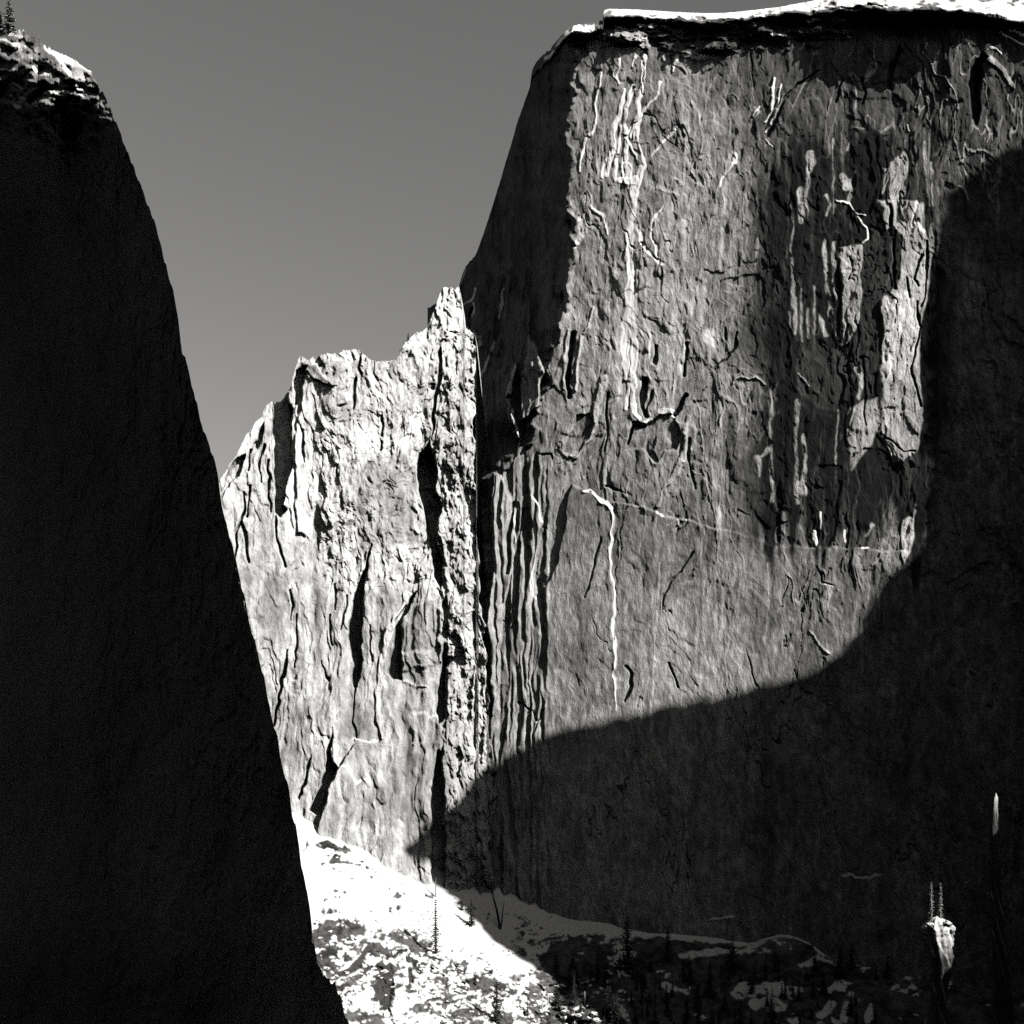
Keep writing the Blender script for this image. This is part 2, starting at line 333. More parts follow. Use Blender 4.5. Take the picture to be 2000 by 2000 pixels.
M.paint('1800,400 1803,460 1812,500', 3, 2, a=.42); M.snow('1788,395 1784,440 1793,430 1802,450', 1.6, 1.6, .4)
M.slab('1638,482 1660,477 1681,478 1684,500 1680,540 1683,568 1679,611 1672,640 1655,668 1642,679 1640,655 1644,620 1641,585 1646,560 1638,530', .8, a=.47); M.crack('1656,500 1664,530 1658,548;1656,632 1648,665', 1.6, 1.4, 3)
M.paint('1612,468 1613,520 1614,560 1622,610 1634,660', 4.5, 3, a=.45); M.paint('1629,470 1627,520 1628,560 1632,640', 3.5, 2.2, a=.42); M.paint('1600,611 1606,628 1612,655', 1, 5, a=.40)
M.paint('1548,400 1548,500 1550,560 1552,600', 1.5, 4, a=.33); M.paint('1553,580 1552,650', 4, 3, a=.33); M.paint('1565,560 1566,668;1578,600 1580,660;1589,560 1593,652;1541,610 1542,640', 1.8, 1.6, a=.33)
M.paint('1583,300 1586,320 1580,340 1578,365', 6, 3, a=.40); M.paint('1566,370 1568,400 1564,435', 5, 3.5, a=.42); M.paint('1577,370 1577,430', 2.4, 1.5, a=.38)
M.paint('1645,344 1655,352 1652,366', 6, 4, a=.5); M.paint('1667,335 1660,355 1661,390', 2.5, 2, a=.35); M.paint('1628,270 1628,290;1658,278 1656,292', 2.2, 2.2, a=.5); M.paint('1628,290 1628,420', 1.2, 1.2, a=.28)
M.paint('1615,386 1621,400 1613,420', 4, 3, a=.42); M.paint('1475,206 1485,216 1472,234', 2, 1, a=.45); M.paint('1476,470 1474,530', 2.6, 2.4, a=.36)
M.snow('1667,405 1676,415 1690,420;1676,420 1682,438 1692,448 1692,468 1684,476;1632,392 1660,396 1668,408', .9, 1.1, .2); M.snow('1771,244 1772,254', 1.3, 1.1, .2)
for (a, b, c, d, w, al) in ((1763, 236, 1768, 380, 1.6, .22), (1774, 270, 1782, 330, 2, .26), (1786, 240, 1790, 380, 1.4, .24), (1807, 275, 1812, 380, 3.2, .32), (1815, 225, 1816, 400, 1.4, .24), (1822, 320, 1823, 398, 2.8, .3), (1851, 230, 1856, 370, 1.4, .24), (1838, 280, 1844, 360, 1.6, .22), (1872, 310, 1880, 350, 2.2, .26), (1886, 325, 1890, 350, 1.8, .3), (1920, 330, 1924, 345, 1.6, .3), (1833, 350, 1836, 400, 1.4, .2), (1862, 250, 1868, 330, 1.4, .2)):
    M.paint('%g,%g %g,%g' % (a, b, c, d), w, w*.7, a=al)
M.paint('1872,362 1885,375 1892,390', 1.4, 2.6, a=.6); M.rib('1929,235 1922,245 1928,265 1926,278', .9, .9, 1.2, .5)
M.paint('1820,440 1816,500', 3, 3, a=.28)
M.slab('1683,500 1700,440 1722,450 1730,520 1745,560 1722,585 1722,650 1712,775 1695,770 1688,660 1680,610 1686,560', -1.5, a=.035, soft=3)
M.slab('1560,700 1600,665 1636,680 1655,690 1678,640 1690,700 1664,760 1640,800 1600,800 1560,760', -1, a=.045, soft=6)
M.slab('1656,800 1690,782 1716,780 1723,837 1703,870 1676,897 1662,918 1656,870', .5, a=.40, soft=3); M.paint('1676,720 1684,740 1676,780', 5, 5, a=.38); M.crack('1690,700 1690,780 1694,830', 1.5, 1.2, 3)
M.paint('1500,745 1506,800 1508,880 1508,980', 1.2, 4, a=.36); M.rib('1435,750 1445,738 1475,736 1492,748', 1.6, 1.4, 1.5, .5); M.paint('1500,880 1484,892', 6, 3, a=.4); M.paint('1480,895 1484,930', 6, 2.5, a=.45)
M.paint('1557,786 1555,860 1556,948', 4.5, 3.5, a=.3); M.paint('1572,850 1574,900 1568,960', 4, 5, a=.38); M.paint('1634,800 1633,910', 1.8, 1.8, a=.4); M.paint('1558,945 1558,980', 5, 2, a=.5)
M.rib('1560,728 1575,740 1586,755', 1.2, .8, 1, .5)
M.snow('1645,1708 1660,1704 1672,1709 1700,1712 1718,1707;1388,1796 1405,1793 1430,1793', 3, 1.6, .3); M.paint('1066,1648 1085,1642 1095,1650 1110,1668 1128,1690', 1.5, 2.5, .5, 2)
M.snow('1602,1003 1598,1030', 1.4, 1.4, .4); M.snow('1588,1038 1590,1060', 3, 3.4, .4); M.snow('1649,1036 1650,1058', 1.4, 1.4, .4)
M.slab('1762,1020 1775,1010 1784,1015 1787,1050 1780,1075 1765,1102 1758,1080', 1, a=.6); M.paint('1790,985 1783,1015', 1.5, 1.5, a=.5); M.paint('1700,1020 1692,1045', 2, 1.2, a=.3)
M.paint('1610,1140 1620,1135 1625,1150 1608,1200', 3, 6, a=.4); M.snow('1602,1137 1628,1143', 1, 1, .3); M.rib('1580,1235 1600,1262 1620,1275', 1, 2, 1, .5)
M.paint('1293,1080 1290,1140 1283,1200 1280,1300 1272,1400 1276,1440 1290,1480 1315,1520', 1.6, 2.8, a=.62, soft=2.5); M.paint('1318,1515 1335,1540', 8, 8, a=.42, soft=5)
M.paint('1233,1050 1231,1160 1222,1200;1500,1100 1498,1300;1445,1120 1440,1350;1370,1060 1372,1330', 1.8, 1.4, a=.36, soft=2)
# dark chimneys near the rim, exfoliation arches
M.slab('1756,86 1760,96 1754,112 1750,132 1742,150 1738,175 1730,172 1732,150 1740,128 1746,110 1750,96', -8, soft=2)
M.slab('1908,118 1922,104 1930,112 1918,128 1916,150 1912,180 1914,215 1908,245 1898,232 1894,200 1890,170 1892,140', -16, soft=3.5)
M.crack('1645,155 1630,200', 1.2, 2, 5); M.crack('1686,150 1690,175 1684,205', 2, 1.0, 4)
M.crack('1600,140 1580,150 1558,166 1540,186 1524,212 1510,244 1500,268', 1, 3.5, 5, 2); M.rib('1534,186 1518,212 1504,246', 1.5, 2.5, 2.5, .4)
M.rib('1810,85 1802,105', 3, 2, 1.5, .5); M.rib('1836,92 1826,112 1820,125', 2.4, 2, 1.5, .5); M.rib('1810,108 1822,135 1828,148 1842,150 1855,170', 1.4, 2, 1.5, .5); M.rib('1925,112 1960,140 1980,170', 5, 4, 2, .3)
M.snow('1946,62 1975,75 2003,92;1885,76 1905,88;1930,92 1955,107;1960,50 2003,70;1985,58 2010,66', 2.2, 1.2, .5)
M.paint('1650,62 1658,72', 9, 5, a=.5); M.paint('1573,68 1565,90', 6, 2, a=.5); M.paint('1190,98 1215,80', 3, 2, a=.3); M.snow('1155,72 1158,74', 2.4, 2.4)
M.slab('1178,45 1190,44 1200,52 1198,72 1206,82 1240,84 1256,100 1270,92 1262,70 1245,55 1240,42 1300,42 1312,50 1260,52 1228,60 1210,50', 2, a=.42, soft=1.5)
M.paint('1325,105 1380,106', 5, 4, a=.5, soft=3); M.paint('1390,100 1408,102', 5, 4, a=.48, soft=3)
M.snow('1315,30 1345,32;1475,30 1490,31;1645,18 1680,17;1695,10 1720,12', 2.5, 2.5)
# the shaded flank left of the arete
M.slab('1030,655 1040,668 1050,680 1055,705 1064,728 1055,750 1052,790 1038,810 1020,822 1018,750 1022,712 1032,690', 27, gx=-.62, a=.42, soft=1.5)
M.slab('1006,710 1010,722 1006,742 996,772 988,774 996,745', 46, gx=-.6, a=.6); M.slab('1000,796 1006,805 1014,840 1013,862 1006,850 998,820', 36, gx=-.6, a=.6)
M.snow('1005,712 1004,728 1000,742 991,770 990,778 996,792 992,808 1000,835 1012,860', 1.3, 1.6, .5); M.snow('1001,800 1008,820 1014,850 1012,870', 1.3, 1.6, .5)
M.snow('981,568 980,590 972,620;962,670 945,720 935,738', 1, 1.8, .5); M.snow('908,525 900,555;930,565 922,585 906,595;925,590 928,605 920,630', 1.2, 1, .5)
M.rib('918,640 928,645 936,660 938,675', 4, 3, 6, .6, 1.2); M.rib('930,660 922,700 925,740', 6, 4, 5, .45)
M.rib('925,600 918,700', 3, 3, -14)
fl = (1-face)*sstep(Y_, 480, 560); M.H += fl*(M.fbm(16, 70, 4, .6)*4.5+terr(M.fbm(30, 90, 3), 2, .2)*5); M.A *= 1+.5*fl*0
low2 = (1-sstep(X, 1040, 1090))*sstep(Y_, 850, 930); M.H += low2*(-np.abs(M.fbm(14, 160, 3, .6))*7+2.5)
M.slab('962,925 978,930 990,960 1005,1000 1002,1080 985,1180 975,1320 962,1400 955,1200 965,1060 958,980', 9, a=.42, gx=-.25); 
M.crack('1000,985 995,1060 990,1120;1018,1000 1012,1080', 2, 2, 6)
vn = M.warp(M.fbm(48, 170, 4, .5), wu*1.1, wv*1.3); vm = M.warp(M.fbm(24, 110, 4, .5), wu, wv)
vein = (1-sstep(np.abs(vn), .010, .045))*sstep(M.fbm(90, 140, 3), .0, .5)+(1-sstep(np.abs(vm), .012, .05))*sstep(M.fbm(60, 110, 3), .2, .7)*.8
vs = M.warp(M.fbm(13, 60, 3, .5), wu, wv); vein += (1-sstep(np.abs(vs), .02, .09))*sstep(M.fbm(40, 90, 3), .3, .8)*.6
vein = np.clip(vein, 0, 1)*face*(.8-.45*low)*(1-.8*stain)*sstep(Y_, vt+70, vt+110)
dk = M.warp(M.fbm(34, 120, 4, .55), wu*1.2, wv*1.2); dkl = (1-sstep(np.abs(dk), .012, .04))*sstep(M.fbm(70, 110, 3), .1, .5)*face
wand = M.fbm(70, 120, 3)*10+M.fbm(26, 50, 3)*3
fa = M.warp(M.fbm(4.2, 190, 2, .7), wand, 0); fb = M.warp(M.fbm(8, 260, 2, .7), wand, 0); zone = sstep(M.fbm(70, 200, 3), -.5, .7)
fil = face*(sstep(fa, .75, 1.7)*.75+sstep(fb, .9, 1.7)*.6)*(.35+.65*zone)*(1-.75*stain)*sstep(Y_, vt+80, vt+130)
fil2 = face*sstep(-fa, .9, 1.8)*.5
M.A = M.A*(1-fil*.6)+np.maximum(M.A, .48)*fil*.6; M.A *= 1-fil2*.6; M.H += fil*.35
M.A *= 1-.7*dkl; M.H -= dkl*1.3
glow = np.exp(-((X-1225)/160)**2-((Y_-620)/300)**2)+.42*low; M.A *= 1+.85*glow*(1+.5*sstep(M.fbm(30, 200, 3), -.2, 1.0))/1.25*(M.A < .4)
M.A *= np.where(M.A < .4, 1+.28*sstep(M.warp(M.fbm(20, 40, 4, .6), wu, wv), .2, 1.0)*face, 1)
streak = sstep(M.fbm(60, 5, 3, .6), .7, 1.1)*sstep(X, 1500, 1560)*sstep(Y_, vt+4, vt+8)
M.S *= np.where(Y_ < sb+2, 1-.9*streak, 1)
M.ragged(1.9, 3.2)
M.A = np.where(M.A < .35, M.A*(1-vein)+np.maximum(M.A, .46)*vein, M.A); M.H += vein*.7
cut = sstep(M.fbm(13, 5, 3, .6), .2, .6)*sstep(Y_, vt+3, vt+7)*(Y_ < sb+3); M.S *= 1-cut; M.H -= cut*1.5
cols = np.arange(835, 2235, 1.2)
jr = np.random.RandomState(5).randn(len(cols)); jr = np.convolve(jr, [.25, .5, .25], 'same')
back_r = (.22, -.12, [(1, 0), (20, -2), (140, -40), (420, -260)])
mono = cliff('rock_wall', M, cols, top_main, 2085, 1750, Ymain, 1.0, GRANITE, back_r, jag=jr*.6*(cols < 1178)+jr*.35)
tag(mono, 'huge sheer granite monolith with snow-topped rim, white snow couloirs and dark water-stained right half', 'cliff', kind='structure')

# ------------------------------------------------------------------ sunlit buttress
_cut = np.cumsum(np.random.RandomState(77).randn(400))*0+np.convolve(np.random.RandomState(77).randn(404), [.2, .35, .5, .35, .2], 'valid')*6.5
def Ybut(u, v=None):
    r = (u/2000-.5)*K; k = (1015*r+25)/(.97-.15*r); return 1015+.15*k
top_but = prof('230,1150 300,1090 380,1020 410,985 425,945 438,925 450,905 462,890 470,872 480,850 492,838 500,822 510,815 520,792 530,784 536,788 541,786 550,783 560,768 566,760 572,735 578,715 583,700 588,694 596,700 604,705 610,697 618,699 628,692 640,691 655,690 664,690 672,683 680,684 690,682 700,685 712,693 720,700 735,707 750,705 765,704 774,704 780,690 786,678 792,668 800,662 812,650 826,647 834,640 842,620 850,600 858,578 864,562 872,561 884,562 890,566 893,560 896,557 899,570 904,600 908,640 920,646 930,660 930,690 932,740 938,800 930,900 930,1000 935,1100 950,1150 955,1250 965,1350 975,1450 985,1520')
B = Raster(230, 500, 800, 1350, 11)
X, Y_ = B.X, B.Y
wu = B.fbm(40, 60, 4)*10; wv = B.fbm(40, 60, 3)*10
right_c = sstep(X-(845+.03*(Y_-900)), -6, 6); left_c = 1-sstep(X, 590, 640); lowc = sstep(Y_, 1120, 1200)
crag = np.clip(right_c+.55*(1-lowc)*(1-left_c), .2, 1)*(1-.35*lowc*(1-right_c))
H = B.fbm(110, 380, 3)*7
H += terr(B.warp(B.fbm(46, 150, 4, .5), wu, wv*.6), 2.6, .25)*5*(.6+.4*crag)
H += -np.abs(B.warp(B.fbm(22, 120, 3, .6), wu*.6, wv*.2))*2.4*(.4+.6*crag)
H += terr(B.warp(B.fbm(19, 30, 4, .6), wu, wv), 2.2, .3)*3.6*crag
H += B.warp(B.fbm(9, 15, 4, .6), wu*.7, wv*.7)*1.5*crag+B.fbm(6, 14, 2)*.35
B.H += H
B.A[:] = .64*(1+.26*B.fbm(60, 120, 4)+.12*B.fbm(10, 20, 3))
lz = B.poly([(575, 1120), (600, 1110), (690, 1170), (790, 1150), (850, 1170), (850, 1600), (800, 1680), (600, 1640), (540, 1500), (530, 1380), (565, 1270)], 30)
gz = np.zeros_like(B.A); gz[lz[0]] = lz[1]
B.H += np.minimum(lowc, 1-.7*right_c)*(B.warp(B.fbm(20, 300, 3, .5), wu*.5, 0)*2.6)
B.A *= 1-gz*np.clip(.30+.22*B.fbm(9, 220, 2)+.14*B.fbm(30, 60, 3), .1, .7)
B.slab('730,890 800,880 812,930 800,1000 812,1060 700,1080 690,1000 700,930', -1, mul=.62, soft=8)
B.slab('515,1130 560,1120 560,1260 545,1250 520,1290 505,1220', 0, mul=.62, soft=12)
B.A *= 1-.08*right_c
B.A *= 1+.24*B.fbm(12, 26, 3, .6)*(.4+.6*gz)
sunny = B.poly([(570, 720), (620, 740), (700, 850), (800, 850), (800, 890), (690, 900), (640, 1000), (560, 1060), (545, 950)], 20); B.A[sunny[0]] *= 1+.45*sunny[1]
# chimneys, gullies, slabs
g = lambda t, h, soft=1.2, a=None: B.slab(t, -h, soft=soft, a=a)
g('531,782 562,768 566,790 574,800 566,860 572,905 560,940 552,985 560,1000 548,1012 538,1000 534,900 530,840', 22)
g('578,722 600,712 598,735 582,790 576,790', 9); g('592,830 594,860 593,905 589,870', 6)
g('838,862 848,890 852,930 850,960 862,990 856,1020 852,1060 862,1090 864,1110 858,1150 850,1130 842,1090 836,1050 828,1000 818,960 815,920 824,890', 26)
g('858,680 862,690 862,720 855,760 850,800 848,830 842,860 846,800 852,740', 12)
g('722,1058 724,1062 712,1120 710,1170 707,1240 706,1310 698,1345 692,1345 690,1300 684,1230 690,1170 702,1130 714,1100', 20); B.crack('694,1345 692,1400 698,1440', 1.5, 1, 6)
g('812,1158 800,1180 784,1210 782,1240 786,1290 786,1330 772,1330 758,1320 764,1280 772,1240 776,1205 795,1172', 14)
B.rib('795,1165 780,1200 762,1230 748,1270 740,1320 738,1400 742,1440', 8, 4, 3, .8, 2); B.slab('786,1190 850,1170 856,1400 790,1400 786,1300', 3, gx=.02, mul=.9, soft=3, fade=(1250, 1390))
B.slab('784,1275 840,1275 842,1300 790,1312', 2.5, a=.5, soft=5); B.rib('788,1332 812,1343 830,1342', 2, 1, 1, .55, 3)
g('868,1258 874,1290 870,1340 868,1400 858,1410 852,1390 858,1330 864,1290', 14)
g('856,1465 864,1470 864,1520 868,1560 864,1610 872,1720 846,1720 842,1560 850,1500', 18)
g('606,1478 604,1500 596,1530 584,1562 580,1560 590,1530 600,1500', 10); g('654,1420 650,1450 648,1480 660,1500 640,1540 626,1600 606,1585 620,1545 634,1510 646,1450', 16)
B.slab('690,1453 720,1450 780,1454 862,1448 862,1470 850,1540 845,1800 600,1800 612,1640 626,1600 640,1540 660,1505 672,1485', 7, gx=-.02, mul=.95)
g('566,1270 560,1310 550,1345 544,1400 538,1420 545,1350 556,1300', 12); B.crack('582,1200 580,1250 577,1300', 1.6, 1.4, 7); B.crack('567,1155 572,1180 570,1210', 1.6, 1.2, 6)
B.crack('486,1100 478,1040 470,1020;452,1120 460,1075 464,1040 474,1000 480,965;492,950 484,985 478,1010;545,1070 552,1095 556,1105;540,1010 538,1050 545,1070', 2.0, 1.6, 8)
B.crack('516,870 508,900 510,940;490,880 486,920;527,900 524,960 530,1000', 2.2, 1.6, 7); g('505,836 516,826 512,850 502,880 498,870', 10)
g('478,890 470,930 452,945 440,960 430,975 445,930 462,895', 9); B.crack('645,1200 650,1260;652,1140 655,1190;724,1220 722,1270 726,1290', 1.8, 1.4, 5); B.crack('630,1290 640,1330;676,1160 672,1230', 1.2, 1.2, 4)
B.crack('704,690 698,720 705,735;690,740 690,800', 2.4, 1.6, 8); B.crack('743,820 748,850;748,860 745,880', 1.6, 1.6, 6)
B.slab('590,708 606,700 640,742 660,747 640,752 612,740', 3, a=.35)
B.slab('600,730 616,735 614,860 620,960 600,1050 580,1040 575,860', 2, gx=-.12, soft=3)
B.paint('758,1124 790,1130 820,1122 845,1132 858,1146;800,1138 830,1140 868,1160', 3, 5, .85, 2.5); B.paint('690,1440 720,1448 742,1442;660,1496 680,1492 688,1515 696,1530 712,1524', 2, 2.6, .85, 2)
B.paint('676,1530 670,1570;722,1520 730,1570 730,1610 738,1632;700,1100 690,1180;640,1230 650,1300 648,1380;610,1330 612,1420', 1.4, 1.6, .75, 2); B.paint('808,1395 830,1392;838,1398 858,1390', 3, 2.4, .8, 2)
B.paint('606,704 620,704 640,700 665,696 690,692 705,698', 9, 8, .82, 3); B.slab('846,640 866,560 896,558 908,650', 0, a=.8, soft=4); B.slab('785,680 830,645 855,650 840,700', 0, a=.75, soft=5); B.paint('524,792 515,818 498,843 485,866', 9, 7, .8, 3)
B.H += right_c*(-np.abs(B.fbm(13, 60, 3, .6))*1.6)
B.slab('848,870 862,850 930,850 935,1000 940,1130 960,1250 960,1400 975,1500 975,1800 868,1800 866,1500 872,1410 876,1290 870,1170 864,1080 852,990', 5, soft=2.5)
B.ragged(2.1, 3.2)
cols = np.concatenate([np.arange(240, 385, 2.5), np.arange(385, 985, .95)])
jr = np.random.RandomState(6).randn(len(cols)); jr = np.convolve(jr, [.25, .5, .25], 'same')*1.6
# the buttress ends against the wall: its right border is cut like the photograph's gully
keep = cols < 938
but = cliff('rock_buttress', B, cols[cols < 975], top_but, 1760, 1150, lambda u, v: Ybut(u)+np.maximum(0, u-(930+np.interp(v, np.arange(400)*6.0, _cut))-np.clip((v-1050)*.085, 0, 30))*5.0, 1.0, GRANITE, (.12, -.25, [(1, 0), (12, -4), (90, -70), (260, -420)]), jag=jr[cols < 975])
tag(but, 'bright sunlit craggy buttress with chimneys and a blunt spire, between the black cliff and the monolith', 'cliff', kind='structure')

# ------------------------------------------------------------------ dark cliff on the left
sil = '-80,20 -40,40 0,58 12,66 22,64 30,68 38,62 48,60 52,70 66,72 76,70 84,84 92,92 104,98 118,105 128,108 140,114 152,122 162,130 172,137 180,141 181,150 188,160 196,175 204,190 215,214 226,238 236,262 246,285 260,325 275,362 290,402 303,440 312,470 320,500 328,530 336,560 345,598 350,640 356,690 362,700 372,740 380,775 392,820 404,858 414,882 420,900 430,960 436,1000 446,1040 458,1085 466,1120 478,1170 488,1220 500,1260 508,1290 520,1340 530,1400 541,1440 552,1500 565,1550 570,1580 578,1610 584,1650 588,1690 600,1740 608,1790 612,1840 620,1885 632,1905 648,1915 656,1925 664,1945 672,1975 684,2010 700,2060 715,2100'
top_left = prof(sil); sil_u = profv('20,20 60,60 84,84 '+sil[sil.index('92,92'):])
D = Raster(-100, -10, 840, 2150, 21)
X, Y_ = D.X, D.Y
D.H = (D.fbm(120, 300, 4)*3+terr(D.fbm(70, 160, 5), 3, .2)*2.4+terr(D.fbm(30, 70, 4), 2.4, .2)*1.2+D.fbm(14, 40, 3)*.5)
D.A[:] = .30*(1+.3*D.fbm(80, 200, 4))
ms = np.clip((X+60)*.85+20, 0, 300)
topz = (1-sstep(Y_, 170, 360))*(1-sstep(X, 150, 260))
D.H += topz*(D.fbm(24, 15, 3, .6)*6+terr(D.fbm(13, 8, 3, .6), 2.0, .3)*3+D.fbm(6, 5, 2)*.9)*sstep(Y_-top_left(X), 2, 22)
D.A *= 1+topz*np.clip(-.2+.8*D.fbm(14, 12, 4, .6), -.6, 1.8)
D.S = topz*sstep(D.fbm(16, 9, 4, .6)+.15-.0035*(Y_-120), .8, 1.1)*.7
D.snow('95,92 110,100 128,110 150,122 168,134 178,141', 5, 3, .3, 2); D.snow('100,98 120,120 138,142', 4, 3, .3, 2); D.paint('140,144 150,160 156,175', 3, 2, a=.55); D.paint('172,148 176,160', 2.5, 1.5, a=.55)
D.slab('100,96 140,114 178,141 176,152 160,170 150,160 136,142 116,128', 0, a=.55, soft=3)
D.snow('0,75 40,88;18,64 50,70', 4, 3, .3, 2); D.snow('34,96 52,92;66,130 72,136;84,140 96,146;36,186 46,190;58,110 64,112', 3, 2, .3)
D.A[:] = np.clip(D.A, .03, .8); D.ragged(2.0, 3.0)
_vv = np.arange(-100, 2300, 5.0); _sk = np.hanning(61); _sk /= _sk.sum(); _su = np.convolve(np.pad(sil_u(_vv), 30, 'reflect', reflect_type='odd'), _sk, 'valid')+14
def Yleft(u, v):
    re = (np.interp(v, _vv, _su)/2000-.5)*K; r = (u/2000-.5)*K
    xe = re*400; k = np.maximum(0, (xe-400*r)/(.53+.85*r)); k = k*(1-.75*(1-sstep(v, 90, 420))*sstep(170-u, 0, 60)); y = 400+.85*k
    o_ = 262-v-.6*np.maximum(0, u); over = .5*(o_+np.sqrt(o_*o_+1600))-4*0; over = np.where(v > 520, 0, over*(1-sstep(v, 330, 520)))            # rounded back at the top
    y = y+over*.62
    rr = np.maximum(0, 46-np.abs(sil_u(v)-u))*sstep(260-v, 0, 90); return y+rr*.42*sstep(u, 60, 110)
cols = np.arange(-75, 712, .95)
jr = np.random.RandomState(8).randn(len(cols)); jr = np.convolve(jr, [.25, .5, .25], 'same')
jr2 = np.convolve(np.random.RandomState(18).randn(len(cols)+20), np.hanning(11)/3, 'same')[10:-10][:len(cols)]
jag = jr*np.where(cols < 100, 3.0, 1.4)+jr2*np.where(cols > 200, 4.5, .6)
lc = cliff('rock_cliff', D, cols, top_left, 2100, 900, Yleft, 1.0, GRANITE_NEAR, (-.06, -.03, [(1, 0), (15, -1), (120, -30), (300, -120)]), jag=jag)
tag(lc, 'nearly black foreground cliff falling steeply along the left side, with snowy broken rock at its top', 'cliff', kind='structure')

# ------------------------------------------------------------------ snow slope under the walls
top_sl = prof('480,1545 560,1572 580,1582 600,1592 625,1600 650,1612 700,1640 735,1655 760,1668 775,1680 800,1698 830,1703 852,1702 862,1712 880,1716 895,1714 910,1709 922,1708 935,1718 950,1722 975,1730 985,1740 1010,1750 1030,1752 1060,1770 1100,1782 1140,1790 1150,1786 1160,1790 1200,1792 1228,1808 1270,1812 1300,1812 1330,1820 1380,1822 1400,1826 1440,1832 1470,1838 1500,1816 1520,1810 1540,1815 1590,1828 1600,1850 1700,1880 1900,1920 2240,1960')
_uu = np.arange(300, 2400, 4.0); _k = np.hanning(31); _k /= _k.sum()
_ts = np.convolve(np.pad(top_sl(_uu), 15, 'edge'), _k, 'valid'); _yc = np.convolve(np.pad(np.where(_uu < 945, Ybut(_uu), Yfront(_uu)), 15, 'edge'), _k, 'valid')
def Ysl(u, v):
    yc = np.interp(u, _uu, _yc); c0 = np.interp(u, _uu, _ts)
    d = v-c0
    return yc+6-(d*.62)-.00016*np.maximum(0, d)**2
G = Raster(460, 1500, 1800, 1000, 33)
X, Y_ = G.X, G.Y; d = Y_-top_sl(X)
G.H = G.fbm(110, 50, 4)*2.2+G.warp(G.fbm(26, 13, 4, .6), 6*G.n(30, 30), 6*G.n(30, 30))*.8
rk = G.poly([(560, 1850), (640, 1800), (700, 1790), (720, 1830), (790, 1800), (900, 1880), (1000, 1930), (1090, 1900), (1160, 1960), (1260, 2100), (560, 2100)], 14)
rm = np.zeros_like(G.H); rm[rk[0]] = rk[1]
rk2 = G.poly([(1040, 1840), (1150, 1830), (1300, 1850), (1460, 1850), (1700, 1880), (2250, 1930), (2250, 2400), (1180, 2400)], 18)
rs = np.zeros_like(G.H); rs[rk2[0]] = rk2[1]
G.H += (rm+rs*.6)*(terr(G.fbm(42, 26, 4, .55), 2.4, .3)*7+terr(G.fbm(18, 12, 3, .6), 2, .3)*3+G.fbm(8, 5, 3, .7)*1.5)
bump = G.poly([(570, 1760), (640, 1750), (700, 1790), (690, 1860), (600, 1880)], 20); G.H[bump[0]] += bump[1]*(terr(G.fbm(36, 26, 4, .6), 2.4, .4)[bump[0]]*2.6)
G.A[:] = .085*np.clip(1+.55*G.fbm(30, 20, 3)+.6*G.fbm(9, 6, 3, .7), .2, 3.2)
n1 = G.fbm(30, 15, 5, .62); n2 = G.fbm(11, 7, 3, .6); n3 = G.fbm(5, 3.4, 2, .8)
cover = np.ones_like(G.H)
cover -= rm*sstep(.7*n1+.55*n2+.55*n3, -.35, .15)*.97; cover -= (1-rm)*sstep(X, 600, 640)*(1-sstep(X, 980, 1020))*sstep(d, 30, 90)*sstep(.5*n1+.6*n2+.7*n3, .9, 1.15)*.85
cover -= rs*sstep(.9*n1+.5*n2+.5*n3+.004*(d-60), -1.0, -.5)*.99
thin = sstep(X, 1215, 1260)*sstep(d+4*n2, 14, 22); cover -= thin*sstep(n1+.5*n2, -1.35, -.95)
spk = sstep(X, 960, 1030)*sstep(d, 22, 50); cover -= spk*sstep(n2+.4*n1, -.1, .35)*.9
spl = (1-rm)*(1-sstep(X, 960, 1020))*sstep(d, 14, 60); cover -= spl*sstep(n2+.5*G.fbm(60, 60, 3), 1.15, 1.45)*.85
sp = G.poly([(770, 1775), (800, 1760), (870, 1770), (868, 1860), (900, 1900), (870, 1920), (760, 1870), (720, 1800)], 10)
cover[sp[0]] -= sp[1]*sstep(-np.abs(n2[sp[0]])+.05*n1[sp[0]], -.14, -.02)*.9
for t, w in (('625,1650 650,1655 660,1665 655,1680', 9), ('668,1655 682,1662 675,1668', 5), ('648,1685 680,1686 700,1690', 4), ('650,1698 665,1704', 4), ('704,1684 716,1682', 3), ('716,1694 735,1702 728,1712', 4)):
    q = G.stroke(parse(t)[0], w, w, 3); cover[q[0]] -= q[1]*sstep(n2[q[0]], -.6, .1)*.9
for t, w in (('1430,1836 1460,1820 1500,1812 1550,1822 1592,1832', 9), ('1560,1888 1585,1880 1600,1870 1628,1882', 4), ('1680,1870 1712,1884', 5), ('1330,1868 1400,1860 1500,1858', 5), ('1618,1932 1650,1922', 7), ('1440,1935 1500,1928 1560,1940;1480,1960 1530,1965', 13), ('1600,1985 1625,1960;1648,1990 1655,1962;1695,1990 1700,1965', 8), ('1215,1975 1225,1990', 6), ('1300,1925 1340,1935', 6), ('1770,1890 1790,1888', 3), ('1740,1935 1755,1925', 4)):
    for pl in parse(t):
        q = G.stroke(pl, w, w*.8, 4); cover[q[0]] = np.maximum(cover[q[0]], q[1]*sstep(n2[q[0]]+.4, -.9, .2))
bz = bump; cover[bz[0]] -= bz[1]*.5*sstep(n1[bz[0]]*.7+n2[bz[0]]*.7, -.2, .7)
G.S = np.clip(cover, 0, 1)
